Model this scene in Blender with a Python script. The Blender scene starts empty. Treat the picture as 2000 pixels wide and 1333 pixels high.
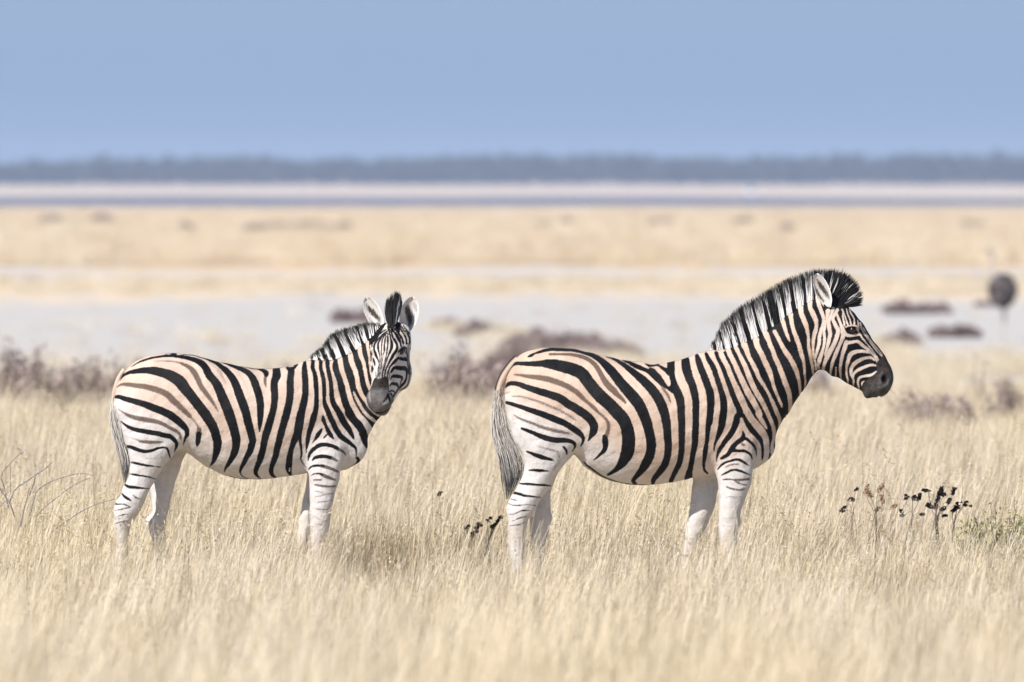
import bpy, bmesh, math, random
import numpy as np
from mathutils import Vector, Matrix, Euler

random.seed(7)
rng = np.random.default_rng(7)
D = bpy.data
SC = bpy.context.scene
COL = SC.collection

# ---------------------------------------------------------------- camera
FPX = 27000.0            # focal length in pixels of a 2000 px wide picture
ZD = 76.0                # distance of the zebras
S = FPX / ZD             # picture px per metre at the zebras
CAMH = 2.31
HORIZON = 345.0
cam = D.cameras.new('camera'); cam_o = D.objects.new('camera', cam); COL.objects.link(cam_o)
cam.sensor_width = 36.0; cam.lens = FPX / 2000.0 * 36.0
cam.shift_y = -(666.5 - HORIZON) / 2000.0
cam.clip_start = 1.0; cam.clip_end = 40000.0
cam_o.location = (0, 0, CAMH); cam_o.rotation_euler = (math.radians(90), 0, 0)
cam.dof.use_dof = True; cam.dof.focus_distance = ZD - 0.15
cam.dof.aperture_fstop = cam.lens / 82.0
SC.camera = cam_o

# ---------------------------------------------------------------- sky and sun
SUN_ELEV, SUN_AZ = 43.0, 40.0       # azimuth to the left of the line of sight, behind the camera
sd = Vector((-math.sin(math.radians(SUN_AZ)) * math.cos(math.radians(SUN_ELEV)),
             -math.cos(math.radians(SUN_AZ)) * math.cos(math.radians(SUN_ELEV)),
             math.sin(math.radians(SUN_ELEV))))
LOW_SKY = (2.85, 4.02, 6.10)
world = D.worlds.new('World'); SC.world = world; world.use_nodes = True
nt = world.node_tree; nt.nodes.clear()
wo = nt.nodes.new('ShaderNodeOutputWorld'); bg = nt.nodes.new('ShaderNodeBackground')
sky = nt.nodes.new('ShaderNodeTexSky'); sky.sky_type = 'NISHITA'; sky.sun_disc = False
sky.sun_elevation = math.radians(SUN_ELEV)
sky.sun_rotation = math.atan2(sd.x, sd.y)
sky.altitude = 1100; sky.air_density = 1.0; sky.dust_density = 0.6; sky.ozone_density = 3.0
bg.inputs['Strength'].default_value = 0.078
# dusty blue layer low over the horizon
tcw = nt.nodes.new('ShaderNodeTexCoord'); sx = nt.nodes.new('ShaderNodeSeparateXYZ'); nt.links.new(tcw.outputs['Generated'], sx.inputs[0])
mr = nt.nodes.new('ShaderNodeMapRange'); mr.interpolation_type = 'SMOOTHSTEP'
mr.inputs[1].default_value = 0.0; mr.inputs[2].default_value = 0.10; nt.links.new(sx.outputs[2], mr.inputs[0])
lay = nt.nodes.new('ShaderNodeMix'); lay.data_type = 'RGBA'; lay.blend_type = 'MIX'
nt.links.new(mr.outputs[0], lay.inputs[0]); lay.inputs[6].default_value = (*LOW_SKY, 1); nt.links.new(sky.outputs[0], lay.inputs[7])
nt.links.new(lay.outputs[2], bg.inputs['Color']); nt.links.new(bg.outputs[0], wo.inputs['Surface'])
sun = D.lights.new('sun', 'SUN'); sun.energy = 4.5; sun.angle = math.radians(0.53); sun.color = (1.0, 0.96, 0.91)
sun_o = D.objects.new('sun', sun); COL.objects.link(sun_o)
sun_o.rotation_euler = (-sd).to_track_quat('-Z', 'Y').to_euler(); sun_o.location = (0, 0, 60)
SC.view_settings.view_transform = 'Standard'; SC.view_settings.look = 'None'
SC.view_settings.exposure = 0.45; SC.view_settings.gamma = 1.0
try:
    SC.cycles.use_denoising = True
    SC.cycles.max_bounces = 6; SC.cycles.diffuse_bounces = 3; SC.cycles.glossy_bounces = 2
    SC.cycles.transmission_bounces = 4; SC.cycles.volume_bounces = 1; SC.cycles.transparent_max_bounces = 8
    SC.cycles.caustics_reflective = False; SC.cycles.caustics_refractive = False
except Exception:
    pass

# ---------------------------------------------------------------- helpers
def W3(px, py, yd=0.0):
    """picture px at the zebras' distance (yd px behind their plane) -> world point"""
    return ((px - 1000.0) / S, ZD + yd / S, CAMH - (py - HORIZON) / S)

def gz(y):
    """height of the ground at distance y: a low rise near the camera, level grassland, then a slow fall to the pan"""
    y = np.asarray(y, float)
    return -1.6 * np.clip((y - 110.0) / 150.0, 0, 1) + 0.02 * 3.0 * np.log1p(np.exp(np.clip((67.0 - y) / 3.0, -30, 30)))

def at(px, Y, z=None):
    zz = float(gz(Y)) if z is None else z
    return Vector(((px - 1000.0) * Y / FPX, Y, zz))

def ydist(py):
    """distance at which the pan's ground shows at picture row py"""
    return (CAMH + 1.6) * FPX / (py - HORIZON)

def tag(o, label=None, cat=None, group=None, kind=None):
    if label: o['label'] = label
    if cat: o['category'] = cat
    if group: o['group'] = group
    if kind: o['kind'] = kind
    return o

def empty(name, loc):
    o = D.objects.new(name, None); COL.objects.link(o); o.location = loc
    o.empty_display_size = 0.2
    return o

def mesh_obj(name, verts, faces, mat, parent=None, smooth=True, attrs=None, link=True):
    me = D.meshes.new(name)
    verts = np.asarray(verts, np.float32)
    if isinstance(faces, np.ndarray):
        nf, k = faces.shape
        me.vertices.add(len(verts)); me.vertices.foreach_set('co', verts.ravel())
        me.loops.add(nf * k); me.loops.foreach_set('vertex_index', faces.astype(np.int32).ravel())
        me.polygons.add(nf)
        me.polygons.foreach_set('loop_start', np.arange(0, nf * k, k, dtype=np.int32))
        me.update(calc_edges=True)
    else:
        me.from_pydata([tuple(map(float, v)) for v in verts], [], [tuple(map(int, f)) for f in faces])
        me.update()
    if smooth:
        me.polygons.foreach_set('use_smooth', np.ones(len(me.polygons), bool))
    for k_, (typ, arr) in (attrs or {}).items():
        a = me.attributes.new(k_, typ, 'POINT')
        a.data.foreach_set('color' if typ == 'FLOAT_COLOR' else 'value', np.asarray(arr, np.float32).ravel())
    if mat: me.materials.append(mat)
    o = D.objects.new(name, me)
    if link: COL.objects.link(o)
    if parent is not None:
        o.parent = parent
        o.matrix_parent_inverse = Matrix.Translation(-parent.location)
    return o

class NT:
    """tiny node-tree writer"""
    def __init__(self, name):
        self.m = D.materials.new(name); self.m.use_nodes = True
        self.t = self.m.node_tree; self.t.nodes.clear()
        self.out = self.t.nodes.new('ShaderNodeOutputMaterial')
    def n(self, typ, **kw):
        nd = self.t.nodes.new(typ)
        for k, v in kw.items():
            if k.startswith('i_'):
                key = k[2:]
                key = int(key) if key.isdigit() else key.replace('_', ' ')
                self.set(nd.inputs[key], v)
            else:
                setattr(nd, k, v)
        return nd
    def set(self, sock, v):
        if isinstance(v, bpy.types.NodeSocket): self.t.links.new(v, sock)
        elif isinstance(v, (tuple, list)) and len(v) == 3 and sock.type == 'RGBA': sock.default_value = (*v, 1)
        else: sock.default_value = v
    def math(self, op, a, b=0.0, c=0.0):
        nd = self.n('ShaderNodeMath', operation=op)
        self.set(nd.inputs[0], a); self.set(nd.inputs[1], b); self.set(nd.inputs[2], c)
        return nd.outputs[0]
    def mix(self, f, a, b, blend='MIX'):
        nd = self.n('ShaderNodeMix', data_type='RGBA', blend_type=blend)
        self.set(nd.inputs[0], f); self.set(nd.inputs[6], a); self.set(nd.inputs[7], b)
        return nd.outputs[2]
    def smooth(self, x, a, b):
        nd = self.n('ShaderNodeMapRange', interpolation_type='SMOOTHSTEP')
        self.set(nd.inputs[0], x); self.set(nd.inputs[1], a); self.set(nd.inputs[2], b)
        nd.inputs[3].default_value = 0; nd.inputs[4].default_value = 1
        return nd.outputs[0]
    def attr(self, name):
        return self.n('ShaderNodeAttribute', attribute_name=name)
    def noise(self, vec, scale, detail=3.0, rough=0.55):
        nd = self.n('ShaderNodeTexNoise')
        self.set(nd.inputs['Vector'], vec)
        nd.inputs['Scale'].default_value = scale; nd.inputs['Detail'].default_value = detail
        nd.inputs['Roughness'].default_value = rough
        return nd.outputs[0]
    def mapping(self, vec, scale=(1, 1, 1), rot=(0, 0, 0)):
        nd = self.n('ShaderNodeMapping'); self.set(nd.inputs[0], vec)
        nd.inputs['Scale'].default_value = scale; nd.inputs['Rotation'].default_value = rot
        return nd.outputs[0]
    def bsdf(self, col, rough=0.8, spec=0.2, normal=None, trans=0.0, **kw):
        b = self.n('ShaderNodeBsdfPrincipled')
        self.set(b.inputs['Base Color'], col); self.set(b.inputs['Roughness'], rough)
        self.set(b.inputs['Specular IOR Level'], spec)
        for k, v in kw.items(): self.set(b.inputs[k.replace('_', ' ')], v)
        if normal is not None: self.t.links.new(normal, b.inputs['Normal'])
        sh = b.outputs[0]
        if trans:
            tr = self.n('ShaderNodeBsdfTranslucent'); self.set(tr.inputs[0], col)
            mx = self.n('ShaderNodeMixShader'); mx.inputs[0].default_value = trans
            self.t.links.new(sh, mx.inputs[1]); self.t.links.new(tr.outputs[0], mx.inputs[2]); sh = mx.outputs[0]
        self.t.links.new(sh, self.out.inputs[0])
        return self.m
    def bump(self, h, strength, dist):
        b = self.n('ShaderNodeBump'); self.set(b.inputs['Height'], h)
        b.inputs['Strength'].default_value = strength; b.inputs['Distance'].default_value = dist
        return b.outputs[0]

def catmull(P, step, closed=False):
    P = np.asarray(P, float); n = len(P)
    if n == 1: return P
    out = []
    rng_ = range(n) if closed else range(n - 1)
    for i in rng_:
        if closed: a, b, c, d = P[(i-1) % n], P[i], P[(i+1) % n], P[(i+2) % n]
        else: a, b, c, d = P[max(i-1, 0)], P[i], P[i+1], P[min(i+2, n-1)]
        L = np.hypot(*(c - b)[:2]); k = max(1, int(math.ceil(L / step)))
        t = (np.arange(k) / k)[:, None]
        out.append(0.5 * (2*b + (c-a)*t + (2*a-5*b+4*c-d)*t*t + (3*b-a-3*c+d)*t**3))
    if not closed: out.append(P[-1:])
    return np.vstack(out)
# ---------------------------------------------------------------- the ground
def ground_material():
    q = NT('ground'); geo = q.n('ShaderNodeNewGeometry'); pos = geo.outputs['Position']
    sep = q.n('ShaderNodeSeparateXYZ'); q.set(sep.inputs[0], pos)
    # long streaks: distance wavers slowly sideways
    w1 = q.noise(q.mapping(pos, (0.05, 0.012, 0)), 1.0, 3)
    w2 = q.noise(q.mapping(pos, (0.6, 0.06, 0)), 1.0, 4)
    wob = q.math('ADD', q.math('MULTIPLY', q.math('SUBTRACT', w1, 0.5), 0.30), q.math('MULTIPLY', q.math('SUBTRACT', w2, 0.5), 0.26))
    yy = q.math('MULTIPLY', sep.outputs[1], q.math('ADD', wob, 1.0))
    ramp = q.n('ShaderNodeValToRGB')
    lg = q.math('DIVIDE', q.math('LOGARITHM', q.math('MAXIMUM', yy, 10.0), 10.0), 4.0)
    q.set(ramp.inputs[0], lg)
    def p(y): return math.log10(y) / 4.0
    straw, pan, tan, gold, pale = (0.45,0.37,0.25), (0.545,0.515,0.485), (0.71,0.58,0.43), (0.71,0.515,0.325), (0.66,0.55,0.45)
    stops = [(20, straw), (225, straw), (262, pan), (425, pan), (452, tan), (515, tan), (545, pan), (585, (0.63,0.56,0.49)), (606, gold), (720, tan), (800, gold), (1000, tan), (1250, gold), (1650, tan), (2700, pale), (5500, pale)]
    el = ramp.color_ramp.elements
    while len(el) < len(stops): el.new(0.5)
    for e, (y, c) in zip(el, stops): e.position = p(y); e.color = (*c, 1)
    n3 = q.noise(q.mapping(pos, (1.3, 0.10, 0)), 1.0, 5, 0.6)
    col = q.mix(q.math('MULTIPLY', q.smooth(n3, 0.5, 0.75), 0.5), ramp.outputs[0], (0.66, 0.53, 0.38))
    n4 = q.noise(q.mapping(pos, (3.0, 0.5, 0)), 1.0, 3)
    col = q.mix(q.math('MULTIPLY', q.smooth(n4, 0.52, 0.8), 0.25), col, (0.42, 0.38, 0.36))
    return q.bsdf(col, 0.95, 0.05, q.bump(q.noise(pos, 6.0, 5), 0.4, 0.05))

def build_ground():
    ys = np.concatenate([np.arange(20, 300, 4.0), np.geomspace(300, 9500, 60)])
    nx = 40; V = []; F = []
    for y in ys:
        half = 30 + 0.35 * y
        for i in range(nx + 1):
            x = -half + 2 * half * i / nx
            z = float(gz(y)) + 0.03 * math.sin(x * 0.6 + y * 0.13) * (1 if y < 240 else 0)
            V.append((x, y, z))
    for j in range(len(ys) - 1):
        for i in range(nx):
            a = j * (nx + 1) + i
            F.append((a, a + 1, a + nx + 2, a + nx + 1))
    o = mesh_obj('ground', V, np.array(F), ground_material())
    return tag(o, kind='structure')
build_ground()

def build_mirage():  # stands in for a mirage, its dark reflection painted as plain colour
    q = NT('mirage_strip'); geo = q.n('ShaderNodeNewGeometry')
    m = q.bsdf((0.17, 0.19, 0.26), 0.5, 0.0, q.bump(q.noise(q.mapping(geo.outputs['Position'], (0.3, 0.05, 1)), 1.0, 3), 0.02, 0.05))
    pts = []
    n = 90
    for i in range(n + 1):
        x = -420 + 840 * i / n
        pts.append((x, 1800 + 26 * math.sin(x * 0.021) + 18 * math.sin(x * 0.093 + 1) + random.uniform(-12, 12), -1.56))
    for i in range(n + 1):
        x = 420 - 840 * i / n
        pts.append((x, 2560 + 120 * math.sin(x * 0.017 + 2) + 60 * math.sin(x * 0.06) + random.uniform(-30, 30), -1.56))
    V = pts[:n + 1] + pts[n + 1:][::-1]
    F = [(i, i + 1, n + 1 + i + 1, n + 1 + i) for i in range(n)]
    tag(mesh_obj('mirage_strip', V, np.array(F), m), kind='structure')
build_mirage()

# ---------------------------------------------------------------- far wood on the horizon (reads as one mass)
def leaf_material(name, a, b, trans=0.15):
    q = NT(name); geo = q.n('ShaderNodeNewGeometry')
    n = q.noise(geo.outputs['Position'], 1.7, 2)
    at_ = q.attr('tone').outputs['Fac']
    return q.bsdf(q.mix(q.smooth(q.math('ADD', q.math('MULTIPLY', at_, 0.6), q.math('MULTIPLY', n, 0.4)), 0.25, 0.75), a, b), 0.9, 0.1, trans=trans)

def build_wood():
    r = np.random.default_rng(3); V = []; F = []; T = []
    def leaf(c, s, tone):
        a = r.normal(size=3); a /= np.linalg.norm(a); b = np.cross(a, r.normal(size=3)); b /= np.linalg.norm(b)
        i = len(V); V.extend([c - a*s - b*s*0.6, c + a*s - b*s*0.6, c + a*s + b*s*0.6, c - a*s + b*s*0.6]); T.extend([tone]*4)
        F.append((i, i+1, i+2, i+3))
    for k in range(1200):
        x = r.uniform(-400, 400); y = 6300 + r.uniform(0, 420)
        h = r.uniform(8.6, 12.0) + 1.2 * math.sin(x * 0.035 + 1) + (1.3 if x > -130 else -0.6 + 0.004 * (x + 130)) + (r.uniform(0, 2.2) if r.random() < .06 else 0)
        rad = r.uniform(4, 11)
        for l in range(26):
            u = r.normal(size=3) * 0.5
            zc = h * 0.56 + u[2] * h * 0.42
            zc = min(max(zc, 0.5), h)
            leaf(np.array([x + u[0]*rad, y + u[1]*rad, -1.6 + zc]), r.uniform(1.2, 2.4), r.random())
    m = leaf_material('far_foliage', (0.038, 0.038, 0.034), (0.080, 0.078, 0.066))
    o = mesh_obj('distant_wood', V, np.array(F), m, smooth=False, attrs={'tone': ('FLOAT', T)})
    tag(o, 'hazy blue grey band of woodland along the whole horizon', 'wood', kind='stuff')
build_wood()

# ---------------------------------------------------------------- haze
def build_haze():
    y0, y1, z0, z1, hw = -30, 9600, -3.2, 24, 3600
    V = [(-hw,y0,z0),(hw,y0,z0),(hw,y1,z0),(-hw,y1,z0),(-hw,y0,z1),(hw,y0,z1),(hw,y1,z1),(-hw,y1,z1)]
    F = [(0,3,2,1),(4,5,6,7),(0,1,5,4),(1,2,6,5),(2,3,7,6),(3,0,4,7)]
    m = D.materials.new('haze'); m.use_nodes = True; t = m.node_tree; t.nodes.clear()
    out = t.nodes.new('ShaderNodeOutputMaterial'); v = t.nodes.new('ShaderNodeVolumePrincipled')
    v.inputs['Color'].default_value = HAZE_COL; v.inputs['Density'].default_value = HAZE_DENS
    v.inputs['Anisotropy'].default_value = 0.0
    t.links.new(v.outputs[0], out.inputs['Volume'])
    o = mesh_obj('haze', V, np.array(F), m, smooth=False); o.display_type = 'WIRE'
    tag(o, 'thin blue haze over the plain', 'haze', kind='stuff')
HAZE_COL = (0.44, 0.57, 0.80, 1); HAZE_DENS = 1.0e-4
build_haze()
# ---------------------------------------------------------------- zebra hide: stripes and outlines
# Points are given in small local frames (origin and scale below) in the plane of the animal's flank.
FR = {'P': (0, 0, 1.0), 'A': (960,670,7.404), 'B': (1180,670,7.404), 'C': (960,830,7.404), 'D': (1140,800,7.404),
      'E': (1330,800,7.404), 'F': (1340,640,7.404), 'G': (1400,520,7.404), 'H': (1560,600,7.404), 'M': (920,820,3.333), 'N': (940,700,4.443),
      'a': (210,680,7.404), 'b': (400,680,7.404), 'c': (210,840,7.404), 'd': (400,780,7.404), 'e': (520,800,7.404),
      'f': (580,640,7.404), 'g': (690,560,12.693), 'h': (700,640,14.808), 'i': (700,725,14.808), 'j': (560,930,7.404), 'k': (200,960,9.52)}
def pts(s):
    out = []; fr = FR['P']
    for tok in s.split():
        if tok in FR: fr = FR[tok]; continue
        v = [float(x) for x in tok.split(',')]
        out.append([fr[0] + v[0] / fr[2], fr[1] + v[1] / fr[2]] + [w / fr[2] for w in v[2:]])
    return np.array(out)

BIG_TORSO = """A 190,700 205,560 250,400 320,270 420,165 540,115 660,84 800,68 950,70 1100,80 1250,100 1400,135 1520,160
B 20,188 130,212 250,240 400,265 600,283 750,288 900,283 1050,258 1150,235 1250,195 1380,145 1500,118 1600,105
G 30,1215 160,1190 280,1150 390,1100 540,1040 680,960 830,850 960,740 1080,650 1220,560 1340,490 1450,430
P 1606,575 1618,576 1632,585 1642,600 1640,625 1628,660 1612,690 1602,710
H 270,920 240,950 190,1020 120,1130 40,1250 0,1310 F 1700,890 1640,975 1580,1080 1500,1210 1420,1333
E 1540,60 1470,160 1420,260 1375,370 1357,450 1362,540 1345,620 1290,700 1230,760 1150,810 1050,865 900,910 700,930 500,945 180,985
D 1580,985 1400,1030 1200,1070 1000,1090 800,1096 600,1080 400,1040 250,980 100,890 0,820
P 1118,884 1090,868 1050,852 1010,835 992,800"""
BIG_HEAD = """P 1614,578 1628,574 1642,582 H 730,10 800,80 870,170 940,260 1000,360 1080,490 1170,600 1250,710 1300,800 1340,880 1365,960 1367,1040 1347,1130 1310,1210 1250,1280 1190,1308
1160,1296 1130,1313 1070,1305 1000,1325 950,1300 925,1250 905,1215 880,1200 790,1150 700,1105 620,1050 560,1020 480,1000 430,960 380,920 330,913 280,880
P 1592,706 1588,680 1590,650 1596,620 1603,595"""
BIG_LEGS = {
 'hind_near': ("""P 992,765 1030,745 1090,752 1140,790 A 1545,1180 C 1500,60 1440,190 1390,262 1290,325 1190,385 1145,450 1110,510 1050,580 990,650 930,720 890,800 865,890 820,940 760,1010 720,1060 690,1110 660,1180 630,1250 600,1333
   M 372,640 362,700 354,780 350,850 P 1024,1090 1023,1112 1028,1132 1036,1150 1042,1166 1003,1166 998,1145 993,1130 994,1110 993,1085
   M 246,820 242,760 238,700 C 222,1333 216,1260 214,1190 235,1130 290,1030 340,950 400,840 440,770 460,680 470,600 460,520 440,430 400,350 340,260 300,160 262,0 A 225,1060 200,900 186,800""", -40, 0.62),
 'hind_far': ("""P 1040,840 1100,850 1118,884 1098,912 1083,940 1077,960 1076,1000 1078,1015 1072,1042 1067,1062 1062,1095 1063,1115 1068,1140 1076,1166 1040,1166 1037,1140 1034,1115 1036,1080 1036,1050 1034,1025 1028,1005 1036,970 1036,930""", 26, 0.62),
 'fore_near': ("""P 1402,850 1430,835 1460,848 1472,880 E 1040,850 1022,960 1005,1060 975,1150 945,1250 915,1333 M 1755,600 1752,660 1745,700 1735,740 1726,790 P 1436,1075 1432,1095 1431,1115 1436,1132 1440,1148 1446,1166 1404,1166 1408,1148 1407,1130 1408,1100 1408,1075
   M 1619,800 1612,740 1607,690 1610,640 1613,560 1612,480 E 545,1200 535,1100 520,1000 512,900 510,780 500,640""", -40, 0.72),
 'fore_far': ("""P 1352,905 1385,890 1420,900 1412,930 M 1605,480 1595,540 1570,620 1545,680 1520,730 1495,775 1478,805 P 1360,1080 1356,1105 1359,1130 1364,1148 1370,1166 1329,1166 1333,1148 1330,1130 1332,1105 1334,1075 M 1390,790 1396,740 1402,690 1412,630 1425,560 1440,450 1447,380""", 40, 0.72)}
BIG_NECK_BLACK = """F 570,360 650,540 730,760 840,990 960,1200 1060,1333 E 1140,180 1230,310 1280,380 1300,470 1300,520 1340,520 1375,560 1420,380 1500,160 1620,30 H 40,1330 200,1060 290,960 420,1040
 P 1640,745 1680,770 1700,775 1730,700 1700,640 1670,590 1650,575 1600,560 1540,590 1480,640 1420,670"""
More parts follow.
